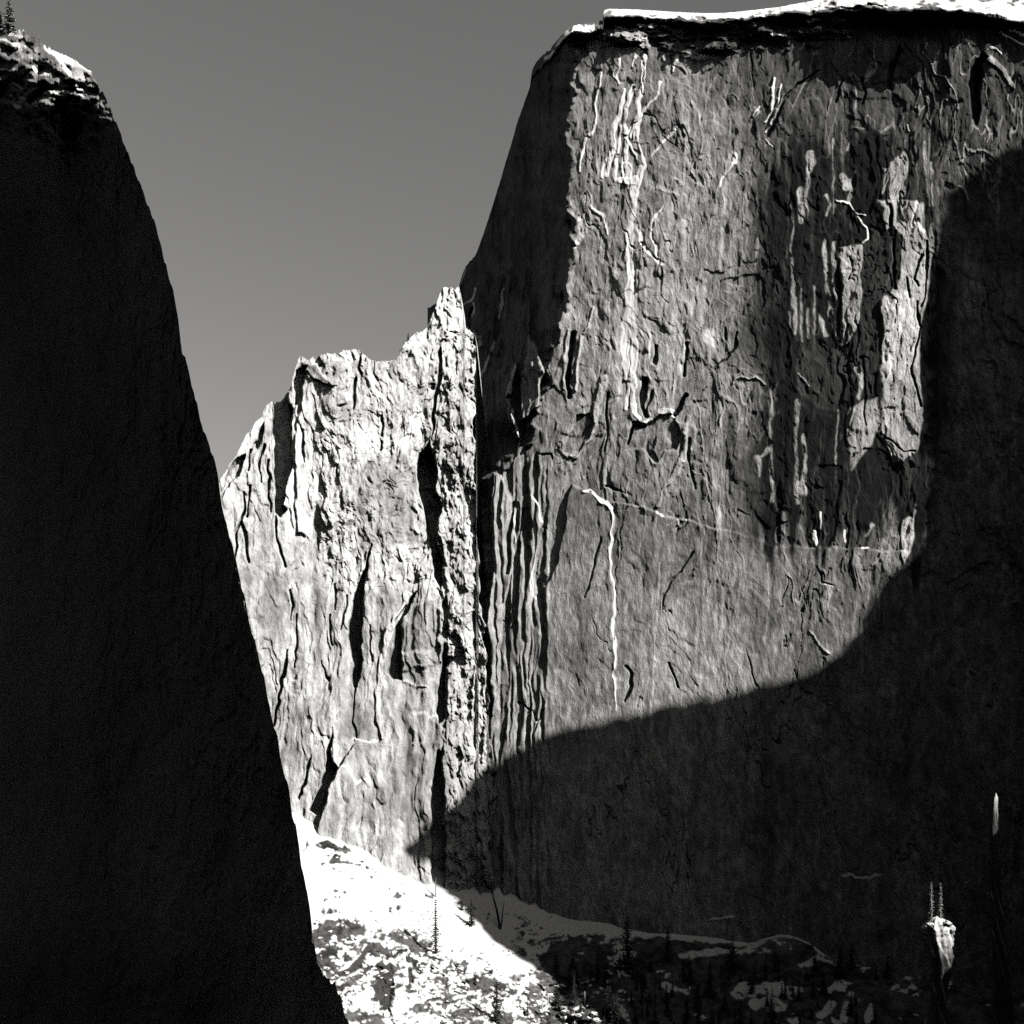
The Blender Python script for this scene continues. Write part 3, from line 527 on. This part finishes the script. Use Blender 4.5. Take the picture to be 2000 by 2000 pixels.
for t, dpt in (('640,1915 655,1900 680,1890 700,1870 720,1845 735,1850 715,1870 700,1895 660,1912', 8), ('745,1890 765,1880 770,1920 775,1950 760,1975 740,1960 730,1930', 12), ('795,1890 805,1888 812,1925 800,1920', 8)):
    G.slab(t, -dpt*.5, soft=4)
    sl, w = G.poly(parse(t)[0], 2); G.S[sl] *= 1-w; G.A[sl] = G.A[sl]*(1-w)+.06*w
G.slab('768,1930 790,1925 808,1935 815,1975 800,2010 770,2010 762,1975', 6, soft=3); sl, w = G.poly(parse('772,1935 790,1925 800,1960 800,2000 775,2000')[0], 4); G.S[sl] = np.maximum(G.S[sl], w*.75)
G.ragged(1.4, 2.5)
us = np.concatenate([np.arange(230, 470, 5.0), np.arange(470, 2240, 1.4)]); nv = 520
tt = np.linspace(0, 1, nv)**1.5
U = np.repeat(us[:, None], nv, 1); V = (top_sl(us)-10)[:, None]+tt[None, :]*(2700-top_sl(us))[:, None]
Yg = Ysl(U, V)-G.sample(G.H, U, np.minimum(V, 2480))*.8
pts = np.stack(P(U, V, np.maximum(Yg, 60)), -1)
slope = link_mesh('snow_slope', pts.reshape(-1, 3), None, GROUND, {'tone': np.clip(G.sample(G.A, U, np.minimum(V, 2480)), .03, .9), 'snow': G.sample(G.S, U, np.minimum(V, 2480))}, True, grid_quads(len(us), nv))
tag(slope, 'steep snowfield strewn with brush and broken rock at the foot of the walls', 'slope', kind='structure')
def on_slope(u, v):
    return np.array(P(u, v, float(Ysl(np.array(u, float), np.array(v, float))-G.sample(G.H, np.array([u], float), np.array([v], float))[0]*.8)))

from mathutils import Vector
# ------------------------------------------------------------------ valley floor
def terrain_sheet():
    n = 90; xs = np.linspace(-9000, 9000, n); ys = np.linspace(-6000, 16000, n)
    Xg, Yg = np.meshgrid(xs, ys, indexing='ij'); rr = np.random.RandomState(2).randn(n, n)*18
    Z = -520+rr
    o = link_mesh('ground', np.stack([Xg, Yg, Z], -1).reshape(-1, 3), None, GROUND, {'tone': np.full(n*n, .05), 'snow': np.zeros(n*n)}, True, grid_quads(n, n))
    tag(o, 'dark forested valley floor far below the cliffs', 'ground', kind='structure')
terrain_sheet()
# ------------------------------------------------------------------ the ridge right of the frame that shades the wall
def suncoord(p):
    q = (p[0]-p[1])*.70711; e = (p[0]+p[1])*.70711
    return e, p[2]-q*TAN
shade = [(770, 1672), (778, 1661), (790, 1653), (820, 1618), (870, 1590), (905, 1535), (950, 1495), (985, 1478), (1030, 1452), (1100, 1425), (1180, 1400), (1260, 1378), (1340, 1358), (1410, 1352), (1480, 1342), (1560, 1320), (1610, 1300), (1650, 1260), (1675, 1210), (1690, 1170), (1715, 1135), (1760, 1110), (1785, 1080), (1797, 1000), (1806, 900), (1800, 800), (1812, 700), (1822, 560), (1826, 450), (1850, 390), (1900, 345), (1945, 310), (2000, 285)]
snowb = [(1200, 2010), (1165, 1985), (1110, 1930), (1050, 1893), (1010, 1868), (965, 1840), (935, 1805), (905, 1775), (870, 1742), (830, 1715), (800, 1702), (776, 1688)]
cr = []
for (u, v) in snowb: cr.append(suncoord(np.array(P(u, v, float(Ysl(np.array(float(u)), np.array(float(v))))))))
for (u, v) in shade:
    yy = float(Ybut(np.array(float(u)))) if u < 945 else float(Ymain(np.array(float(u)), np.array(float(v))))
    cr.append(suncoord(np.array(P(u, v, yy))))
print('CREST', [(round(float(a)), round(float(b))) for a, b in cr])
cr = [(300, 20), (480, 60), (540, 88), (560, 98), (572, 108), (580, 156), (590, 166), (600, 166), (640, 188)]+cr+[(955, 700), (1080, 640), (1400, 300)]
def build_ridge():
    rr = np.random.RandomState(4); out = []; qb = lambda x: np.interp(x, [300, 640, 860], [-180, -180, 170])
    for (a, b), (c, d) in zip(cr[:-1], cr[1:]):
        L = math.hypot(c-a, d-b); k = max(1, int(L/4))
        for t in range(k): out.append((a+(c-a)*t/k, b+(d-b)*t/k))
    out = np.array(out); out += rr.randn(*out.shape)*1.4; out[:, 1] += np.interp(np.arange(len(out)), np.arange(0, len(out)+6, 5), rr.randn(len(np.arange(0, len(out)+6, 5)))*2.2)
    out = np.concatenate([out, [[1400, -700], [300, -700]]]); n = len(out); V = []
    for q in (0, 30, 60):                       # the crest itself: a rock rib following the traced skyline
        j = rr.randn(n)*2
        V += [(.70711*(e+q+k+qb(e)), .70711*(e-q-k-qb(e)), max(w+TAN*(q+k+qb(e)), -560)) for (e, w), k in zip(out, j)]
    from mathutils.geometry import tessellate_polygon
    tri = tessellate_polygon([[Vector((float(e), float(w), 0)) for e, w in out]])
    F = [tuple(t) for t in tri]+[tuple(2*n+k for k in reversed(t)) for t in tri]
    for l in (0, 1):
        for i in range(n): F.append((l*n+i, (l+1)*n+i, (l+1)*n+(i+1) % n, l*n+(i+1) % n))
    o = link_mesh('rock_ridge', V, F, GRANITE, {'tone': np.full(3*n, .16), 'snow': np.zeros(3*n)}, False)
    tag(o, 'high granite ridge beyond the right edge of the view, casting the big shadow', 'ridge', kind='structure')
    e = np.arange(300, 1500, 8.0); pe = np.array([c[0] for c in cr]); pw = np.array([c[1] for c in cr]); so_ = np.argsort(pe, kind='stable')
    w = np.array([min([b for a, b in zip(pe, pw) if abs(a-x) < 45] or [np.interp(x, pe[so_], pw[so_])]) for x in e])-30
    rows = []
    for k, (dq, dz) in enumerate(((0, -900), (0, -300), (0, -60), (0, 0), (20, -12), (90, -60), (200, -190), (420, -480), (760, -1000))):
        qq = qb(e)+62; q = qq+dq+rr.randn(len(e))*6; z = w+TAN*qq+dz+rr.randn(len(e))*4
        rows.append(np.stack([.70711*(e+q), .70711*(e-q), np.maximum(z, -560)], -1))
    p = np.stack(rows, 1); n, m = p.shape[:2]
    o = link_mesh('mountain', p.reshape(-1, 3), None, GRANITE, {'tone': np.full(n*m, .16), 'snow': np.zeros(n*m)}, True, grid_quads(n, m))
    tag(o, 'rocky mountainside rising to the right of the view', 'mountain', kind='structure')
build_ridge()
def build_added_hills():
    """dark forested slopes out of view, added to block the low sky light"""
    az = np.arange(36, 324.1, 1.5); rr = np.random.RandomState(9)
    el = np.interp(az, [36, 60, 90, 106, 160, 176, 200, 300, 324], [15, 33, 33, 20, 21, 44, 54, 54, 40]); rad = np.interp(az, [36, 60, 160, 190, 300, 324], [2600, 2000, 1500, 850, 900, 1300])  # added ring: heights shaped to cut sky fill, lower towards the sun
    crest = np.tan(np.radians(el))*rad+np.interp(az, np.arange(36, 330, 6), rr.randn(49)*22)
    rows = []
    for f, g in ((.35, -.55), (.5, -.2), (.65, .15), (.8, .5), (.92, .82), (1, 1), (1.1, .97), (1.5, .6), (2.4, -.5)):
        R_ = rad*f*(1+.02*rr.randn(len(az))); z = np.where(g > 0, crest*g, 520*g)+rr.randn(len(az))*12
        rows.append(np.stack([R_*np.sin(np.radians(az)), R_*np.cos(np.radians(az)), z], -1))
    p = np.stack(rows, 1); n, m = p.shape[:2]
    o = link_mesh('added_hills', p.reshape(-1, 3), None, GROUND, {'tone': np.full(n*m, .035), 'snow': np.zeros(n*m)}, True, grid_quads(n, m))
    tag(o, 'unseen dark slopes added behind and beside the viewpoint to block low sky light', 'added_hills', kind='structure')
build_added_hills()

# ------------------------------------------------------------------ vegetation
def tube(vs, fs, pts, rad, n=6):
    b = len(vs)
    for (x, y, z), r in zip(pts, rad):
        for k in range(n): a = 2*PI*k/n; vs.append((x+r*math.cos(a), y+r*math.sin(a), z))
    for i in range(len(pts)-1):
        for k in range(n): fs.append((b+i*n+k, b+i*n+(k+1) % n, b+(i+1)*n+(k+1) % n, b+(i+1)*n+k))
    fs.append(tuple(b+(len(pts)-1)*n+k for k in range(n)))
def conifer_meshes(h, spread, seed, dens=1.0, bare=.12, lean=0):
    r = random.Random(seed); tv, tf = [], []
    tube(tv, tf, [(lean*z*z/h+r.uniform(-.02, .02)*h*.2, r.uniform(-.02, .02)*h*.1, z) for z in (0, .3*h, .6*h, .85*h, h)], [h*.022, h*.017, h*.011, h*.006, h*.002])
    cv, cf = [], []
    z = bare*h; step = h/ (26*dens)
    while z < h*.985:
        t = (z-bare*h)/(h*(1-bare)); L = spread*h*(1-t)**.85*(.9+.1*math.sin(z*9))+.02*h
        nb = r.choice((3, 4, 5)); a0 = r.uniform(0, 6.3)
        for k in range(nb):
            if r.random() < .12: continue
            a = a0+6.283*k/nb+r.uniform(-.35, .35); l = L*r.uniform(.55, 1.15)
            droop = r.uniform(.1, .5)*l
            for q in range(5):                       # needle clumps along the branch
                f = (q+.6)/5; bx = lean*z*z/h+math.cos(a)*l*f; by = math.sin(a)*l*f; bz = z-droop*f*f+.05*l*math.sin(f*3)
                s = (l*.27*(1.15-f*.5)+.012*h)
                for _ in range(3):
                    b = len(cv)
                    for w in range(3):
                        cv.append((bx+r.uniform(-s, s), by+r.uniform(-s, s), bz+r.uniform(-s*.55, s*.5)))
                    cf.append((b, b+1, b+2))
        z += step*r.uniform(.7, 1.3)
    return tv, tf, cv, cf
def mesh_only(name, v, f, m):
    me = bpy.data.meshes.new(name); me.from_pydata(v, [], f); me.materials.append(m); me.update(); return me
KINDS = {}
def conifer_kind(key, h, spread, seed, dens, crownmat, trunkmat, bare=.12, lean=0):
    tv, tf, cv, cf = conifer_meshes(h, spread, seed, dens, bare, lean)
    KINDS[key] = (mesh_only('trunk', tv, tf, trunkmat), mesh_only('crown', cv, cf, crownmat), h)
for i in range(4): conifer_kind('dark%d' % i, 10, (.2, .24, .17, .26)[i], 40+i, 1.0, NEEDLES, BARK)
conifer_kind('thin', 10, .055, 60, 1.2, FROSTED, PALEWOOD, .05); conifer_kind('thin2', 10, .08, 61, 1.2, FROSTED, PALEWOOD, .05)
conifer_kind('frost', 10, .2, 62, 1.4, FROSTED, BARK, .06); conifer_kind('spindly', 10, .07, 63, 1.0, NEEDLES, BARK, .05)
def tree(key, base, h, label, group=None, rz=None, tilt=0, name='pine_tree', cat='tree'):
    tm, cm, h0 = KINDS[key]
    e = bpy.data.objects.new(name, None); COL.objects.link(e)
    e.location = base; e.scale = (h/h0,)*3; e.rotation_euler = (0, tilt, rz if rz is not None else random.uniform(0, 6.28)) if tilt == 0 else (0, tilt, 0)
    for nm, me in (('trunk', tm), ('crown', cm)):
        o = bpy.data.objects.new(nm, me); COL.objects.link(o); o.parent = e
    return tag(e, label, cat, group)
def px_m(u, v): return on_slope(u, v)[1]*K/2000
def slope_tree(key, u, vb, hpx, label, group=None, **kw):
    p = on_slope(u, vb); p[2] -= .8
    return tree(key, p, hpx*p[1]*K/2000+.8, label, group, **kw)
def surf(Yf, R, u, v): return np.array(P(u, v, float(Yf(np.array(float(u)), np.array(float(v)))-R.sample(R.H, np.array([float(u)]), np.array([float(v)]))[0])))
# cliff-top trees (left)
for key, u, vb, hp, lb in (('frost', 14, 64, 82, 'tall frosted conifer on top of the dark left cliff, cut by the frame corner'), ('frost', -2, 66, 50, 'half-hidden frosted conifer at the extreme left edge of the cliff top')):
    p = surf(Yleft, D, u, vb); p[1] += 2; tree(key, p, hp*p[1]*K/2000, lb)
# trees on the buttress skyline
for i, (u, vb, hp, lb) in enumerate(((797, 668, 20, 'slender dark conifer on the notch left of the sunlit spire'), (789, 682, 17, 'squat dark conifer just left of the slender one on the buttress notch'), (781, 698, 18, 'lowest dark conifer in the notch of the buttress skyline'))):
    p = surf(lambda a, b: Ybut(a), B, u, vb); p[1] += 1.0; tree('dark%d' % i, p, hp*p[1]*K/2000, lb, rz=i)
# named trees on the slope
slope_tree('thin', 851, 1752, 38, 'thin sunlit pole of a tree at the shadow edge of the snowfield')
slope_tree('spindly', 851, 1862, 108, 'thin dark tree rising out of the brush just below the pale pole tree')
slope_tree('dark2', 921, 1810, 56, 'bushy dark conifer in the shaded snow left of the leaning snags')
slope_tree('dark3', 902, 1778, 20, 'low dark conifer on the shaded snow, uphill of the bushy one')
slope_tree('dark1', 1225, 1900, 112, 'tallest dark conifer standing against the shaded snow band')
slope_tree('dark0', 1304, 1880, 72, 'dark pointed conifer right of the tallest one on the shaded snow band')
slope_tree('dark0', 970, 2000, 90, 'dark narrow conifer with a bare tip at the bottom of the sunlit snow')
slope_tree('thin2', 1258, 2012, 66, 'pale frosted tree catching sun in the dark bottom middle of the view')
def snag(base, h, tilt, label):
    v, f = [], []; r = random.Random(int(h*10))
    tube(v, f, [(0, 0, 0), (.01*h, 0, .35*h), (-.01*h, 0, .7*h), (0, 0, h)], [h*.03, h*.024, h*.016, h*.005])
    e = bpy.data.objects.new('dead_tree', mesh_only('dead_tree', v, f, DEADWOOD)); COL.objects.link(e)
    for k in range(7):
        z = h*r.uniform(.3, .95); a = r.uniform(0, 6.3); l = h*.09*r.uniform(.5, 1.1); dx, dy = math.cos(a), math.sin(a); w = .16
        bv = [(-dy*w, dx*w, z), (dy*w, -dx*w, z), (0, 0, z+.3), (dx*l, dy*l, z+l*.35)]
        o = bpy.data.objects.new('branch', mesh_only('branch', bv, [(0, 1, 3), (1, 2, 3), (2, 0, 3), (0, 2, 1)], DEADWOOD)); COL.objects.link(o); o.parent = e
    e.location = base; e.rotation_euler = (0, tilt, 0); return tag(e, label, 'dead tree')
p = on_slope(977, 1815); s = p[1]*K/2000
snag(p, 92*s, -.2, 'long leaning dead snag forming the left arm of a V on the shaded snow')
snag(on_slope(978, 1812), 56*s, .13, 'short dead snag forming the right arm of a V on the shaded snow')
# wood at the lower middle: every tree its own
rng = random.Random(12)
GRP = 'conifers in the wood at the bottom of the slope'
n = 0
for i in range(150):
    u = rng.choice((rng.uniform(1010, 1560), rng.gauss(1180, 70), rng.uniform(1250, 1750))); v = rng.uniform(1890, 2075)
    if v < 1880+(u-1000)*.02: continue
    if u < 1060 and v < 1960: continue
    hp = rng.uniform(22, 50)*rng.choice((.7, 1, 1, 1.5))
    slope_tree(rng.choice(['dark0', 'dark1', 'dark2', 'dark3', 'spindly']), u, v, hp, 'small dark conifer crowded into the snowy wood at the bottom of the slope', GRP); n += 1
for (u, v, hp, lb) in ((1059, 1972, 26, 'short pale trunk at the left end of the sunlit snowy wood'), (1070, 1964, 24, 'pale trunk just right of the leftmost one in the sunlit wood'), (1142, 1962, 26, 'pale trunk near the shadow edge of the sunlit wood'), (1122, 2004, 30, 'pale trunk on the bottom frame edge in the sunlit wood')):
    p = on_slope(u, v); tv, tf = [], []; h = hp*p[1]*K/2000
    tube(tv, tf, [(0, 0, -.5), (.1, 0, h*.5), (0, .1, h)], [.5, .4, .15])
    o = bpy.data.objects.new('tree_trunk', mesh_only('tree_trunk', tv, tf, PALEWOOD)); COL.objects.link(o); o.location = p; tag(o, lb, 'tree trunk')
# bushes
def bush_mesh(seed, mat=SCRUB, snowy=False):
    r = random.Random(seed); v, f = [], []
    for k in range(90):
        a = r.uniform(0, 6.3); q = r.random()**.5; z = r.random()*.9*(1-q*q*.7); s = .16
        c = (math.cos(a)*q, math.sin(a)*q*.8, z); b = len(v)
        for w in range(3): v.append(tuple(c[i]+r.uniform(-s, s)*(1.3, 1.3, .9)[i] for i in range(3)))
        f.append((b, b+1, b+2))
    return mesh_only('bush', v, f, mat)
BM = [bush_mesh(i) for i in range(5)]
def bush(u, v, rpx, label, group):
    p = on_slope(u, v); o = bpy.data.objects.new('bush', rng.choice(BM)); COL.objects.link(o)
    s = rpx*p[1]*K/2000; o.location = p; o.scale = (s*1.3, s, s*rng.uniform(.8, 1.2)); o.rotation_euler = (0, 0, rng.uniform(0, 6.28)); return tag(o, label, 'bush', group)
G1 = 'low bushes in the brushy patch high on the sunlit snow'
for u, v, r_ in ((627, 1650, 5), (634, 1655, 6), (642, 1654, 7), (650, 1658, 7), (655, 1664, 6), (646, 1668, 5), (653, 1674, 5), (660, 1678, 4), (672, 1654, 4), (682, 1658, 4), (686, 1664, 3), (670, 1664, 3), (650, 1686, 4), (662, 1686, 3), (678, 1684, 5), (686, 1688, 5), (694, 1690, 4), (652, 1700, 4), (662, 1703, 5), (706, 1684, 4), (713, 1680, 4), (633, 1664, 3)):
    bush(u, v, r_, 'dark low bush in the brushy patch high on the sunlit snow below the buttress', G1)
G2 = 'scattered bushes in the middle of the sunlit snow'
for u, v, r_ in ((720, 1694, 4), (728, 1698, 4), (734, 1704, 4), (741, 1710, 3), (724, 1713, 4), (732, 1709, 3), (710, 1701, 2), (752, 1712, 2), (760, 1703, 2), (753, 1731, 2), (775, 1731, 2), (735, 1743, 3), (728, 1741, 2), (785, 1732, 2)):
    bush(u, v, r_, 'small dark bush in the sparse trail of bushes lower on the sunlit snow', G2)
G3 = 'bushes in the thicket left of the thin dark tree'
for i in range(90):
    u = rng.uniform(768, 868); v = rng.uniform(1766, 1880)
    if u < 800 and v < 1790: continue
    bush(u, v, rng.uniform(1.6, 3.6), 'small dark bush in the thicket around the thin dark tree on the sunlit snow', G3)
for u, v, r_ in ((904, 1853, 3), (912, 1858, 2), (921, 1868, 3), (935, 1872, 4), (917, 1870, 2), (874, 1803, 3)): bush(u, v, r_, 'dark bush on the smooth open snow right of the thicket', 'bushes on the open sunlit snow')
for u, v, r_ in ((899, 1765, 6), (888, 1756, 3), (915, 1778, 8), (925, 1775, 5), (990, 1786, 4), (1010, 1815, 5), (1020, 1822, 6), (1035, 1818, 5), (1045, 1826, 6), (1015, 1835, 8), (1000, 1840, 5), (1075, 1792, 3)): bush(u, v, r_, 'dark bush on the shaded grey snow below the monolith', 'bushes on the shaded snow')
G4 = 'bushes in the rocks at the bottom of the slope'
G5 = 'bushes among the lit rocks at the bottom left of the slope'
for i in range(90):
    bush(rng.uniform(640, 1000), rng.uniform(1850, 2005), rng.uniform(1.8, 5), 'dark bush among the lit snowy rocks at the bottom left of the slope', G5)
for i in range(60):
    bush(rng.uniform(1020, 1260), rng.uniform(1865, 2000), rng.uniform(3, 6), 'dark bush among the snowy rocks at the bottom of the slope', G4)
# boulders
def boulder_mesh(seed):
    r = np.random.RandomState(seed); import bmesh
    bm = bmesh.new(); bmesh.ops.create_icosphere(bm, subdivisions=3, radius=1)
    ph = r.rand(6)*6
    for v in bm.verts:
        c = v.co; f = 1+.18*math.sin(c.x*3+ph[0])*math.cos(c.y*4+ph[1])+.12*math.sin(c.z*5+ph[2]+c.x*4)+.06*math.sin(9*c.y+ph[3])
        v.co = (c.x*f*1.2, c.y*f, c.z*f*.8)
    me = bpy.data.meshes.new('boulder'); bm.to_mesh(me); bm.free()
    n = np.array([v.normal.z for v in me.vertices]); z = np.array([v.co.z for v in me.vertices])
    for k, a in (('tone', np.full(len(n), .13)), ('snow', sstep(n+.1*r.randn(len(n)), .35, .6))):
        at = me.attributes.new(k, 'FLOAT', 'POINT'); at.data.foreach_set('value', a.astype(np.float32))
    me.materials.append(GROUND); return me
BO = [boulder_mesh(i) for i in range(5)]
def boulder(u, v, rpx, label, group):
    p = on_slope(u, v); o = bpy.data.objects.new('boulder', rng.choice(BO)); COL.objects.link(o); s = rpx*p[1]*K/2000
    o.location = p; o.scale = (s, s, s*rng.uniform(.7, 1.1)); o.rotation_euler = (0, 0, rng.uniform(0, 6.28)); return tag(o, label, 'boulder', group)
for i in range(60): boulder(rng.uniform(620, 960), rng.uniform(1880, 2010), rng.uniform(2, 8), 'snow-capped dark boulder in the jumble at the foot of the sunlit slope', 'boulders at the foot of the sunlit slope')
for i in range(12): boulder(rng.uniform(610, 700), rng.uniform(1780, 1870), rng.uniform(2, 6), 'half-buried snowy boulder beside the black cliff edge', 'boulders beside the black cliff edge')
for i in range(50): boulder(rng.uniform(960, 1230), rng.uniform(1920, 2010), rng.uniform(3, 8), 'snow-capped boulder among the conifers at the bottom of the slope', 'boulders among the lower conifers')

# ------------------------------------------------------------------ lit outcrops on the right
def pinnacle(name, axis, half, Y0, zb, seed, label, snowtop):
    """tapering irregular rock column; axis/half are centre line and half-width against height"""
    r = np.random.RandomState(seed); n, m = 90, 260
    th = np.linspace(0, 2*PI, n+1)[:-1]; vs = np.linspace(axis[0][1], axis[-1][1], m)
    cu = np.interp(vs, [a[1] for a in axis], [a[0] for a in axis]); hw = np.interp(vs, [a[1] for a in axis], half)
    s = Y0*K/2000; ph = r.rand(8)*6; pts = []; sn = []; tn = []
    cc = np.cumsum(r.randn(m))*.0
    for i, v in enumerate(vs):
        z = (.8*2000-v)*s; x0 = (cu[i]-1000)*s
        rad = hw[i]*s*(1+.16*np.sin(3*th+ph[0]+z*.05)+.10*np.sin(7*th+ph[1]+z*.02)+.07*np.sin(13*th+ph[2]+.1*z)+.05*r.randn(n)*.6)
        rad = rad*(1+(.07*math.sin(z*.9+ph[3])+.05*math.sin(z*2.3+ph[4]))*max(.15, 1-(v-vs[0])/150))
        pts.append(np.stack([x0+rad*np.cos(th), Y0+rad*np.sin(th)*.9, np.full(n, z)+r.randn(n)*.12], -1))
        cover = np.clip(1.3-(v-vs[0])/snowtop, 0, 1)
        sn.append(np.clip(cover*1.0+.5*np.sin(5*th+ph[5]+z*.35)+.4*np.sin(11*th+z*.8)-.55, 0, 1)); tn.append(np.full(n, .05+.4*cover)*(1+.25*np.sin(9*th+ph[6])))  # tone falls down the column: shade painted into the lower rock
    p = np.array(pts); cap = np.array([[(cu[0]-1000)*s, Y0, (1600-vs[0])*s+hw[0]*s*.5]])
    V = np.concatenate([p.reshape(-1, 3), cap]); F = []
    for i in range(m-1):
        for k in range(n): F.append((i*n+k, (i+1)*n+k, (i+1)*n+(k+1) % n, i*n+(k+1) % n))
    for k in range(n): F.append((k, (k+1) % n, m*n))
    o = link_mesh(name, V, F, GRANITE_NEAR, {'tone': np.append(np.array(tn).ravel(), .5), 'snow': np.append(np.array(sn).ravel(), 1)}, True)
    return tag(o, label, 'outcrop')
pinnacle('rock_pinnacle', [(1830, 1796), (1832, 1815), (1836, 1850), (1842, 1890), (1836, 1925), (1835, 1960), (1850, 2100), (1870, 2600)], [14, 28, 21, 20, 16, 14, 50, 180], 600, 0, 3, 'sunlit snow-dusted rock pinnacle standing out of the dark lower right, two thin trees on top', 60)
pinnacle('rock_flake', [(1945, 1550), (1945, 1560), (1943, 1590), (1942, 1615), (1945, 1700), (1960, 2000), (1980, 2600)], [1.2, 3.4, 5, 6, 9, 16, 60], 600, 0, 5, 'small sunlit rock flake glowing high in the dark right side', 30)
s6 = 600*K/2000
for u, vb, hp, lb, k in ((1819, 1800, 78, 'straight thin sunlit tree, left of the two on the rock pinnacle', 'thin'), (1837, 1798, 74, 'fuzzier thin sunlit tree, right of the two on the rock pinnacle', 'thin2')):
    tree(k, ((u-1000)*s6, 600, (1600-vb)*s6), hp*s6, lb)
for i, (u, v, r_) in enumerate(((1812, 1806, 7), (1846, 1803, 8), (1852, 1818, 6), (1830, 1812, 8), (1838, 1824, 7))):
    o = bpy.data.objects.new('boulder', BO[i]); COL.objects.link(o); o.location = ((u-1000)*s6, 596, (1600-v)*s6); o.scale = (r_*s6*.9,)*3; o.rotation_euler = (.3*i, .2, i)
    tag(o, 'snowy block perched among the pile on top of the rock pinnacle', 'boulder', 'blocks on the rock pinnacle')

# ------------------------------------------------------------------ light, sky, camera
w = bpy.data.worlds.new('World'); SC.world = w; w.use_nodes = True
nt = w.node_tree; bg = nt.nodes['Background']
sky = nt.nodes.new('ShaderNodeTexSky'); sky.sky_type = 'NISHITA'; sky.sun_disc = False
sky.sun_elevation = math.asin(SUN[2]); sky.sun_rotation = math.radians(135); sky.altitude = 2300; sky.air_density = 1.0; sky.dust_density = 0.5; sky.ozone_density = 1.0
sp_ = nt.nodes.new('ShaderNodeSeparateColor'); cb = nt.nodes.new('ShaderNodeCombineColor')
nt.links.new(sky.outputs[0], sp_.inputs[0])
for i, k in enumerate((1.015, 1.0, .985)):
    mm = nt.nodes.new('ShaderNodeMath'); mm.operation = 'MULTIPLY'; mm.inputs[1].default_value = k
    nt.links.new(sp_.outputs[0], mm.inputs[0]); nt.links.new(mm.outputs[0], cb.inputs[i])
nt.links.new(cb.outputs[0], bg.inputs[0]); bg.inputs[1].default_value = SKYK
sun = bpy.data.lights.new('sun', 'SUN'); sun.energy = SUNK; sun.angle = math.radians(.5); sun.color = (1, .99, .97)
so = bpy.data.objects.new('sun', sun); COL.objects.link(so)
from mathutils import Vector
so.rotation_euler = Vector(tuple(SUN)).to_track_quat('Z', 'Y').to_euler(); so.location = (600, -600, 900)
cam = bpy.data.cameras.new('camera'); co = bpy.data.objects.new('camera', cam); COL.objects.link(co)
cam.sensor_width = 36; cam.lens = 36/K; cam.shift_y = .3; cam.clip_start = 1; cam.clip_end = 60000
co.rotation_euler = (PI/2, 0, 0); SC.camera = co
SC.view_settings.view_transform = 'Standard'; SC.view_settings.look = 'None'; SC.view_settings.exposure = .4; SC.view_settings.gamma = 1
try:
    SC.cycles.use_denoising = False; SC.cycles.diffuse_bounces = 0; SC.cycles.max_bounces = 4
except Exception: pass
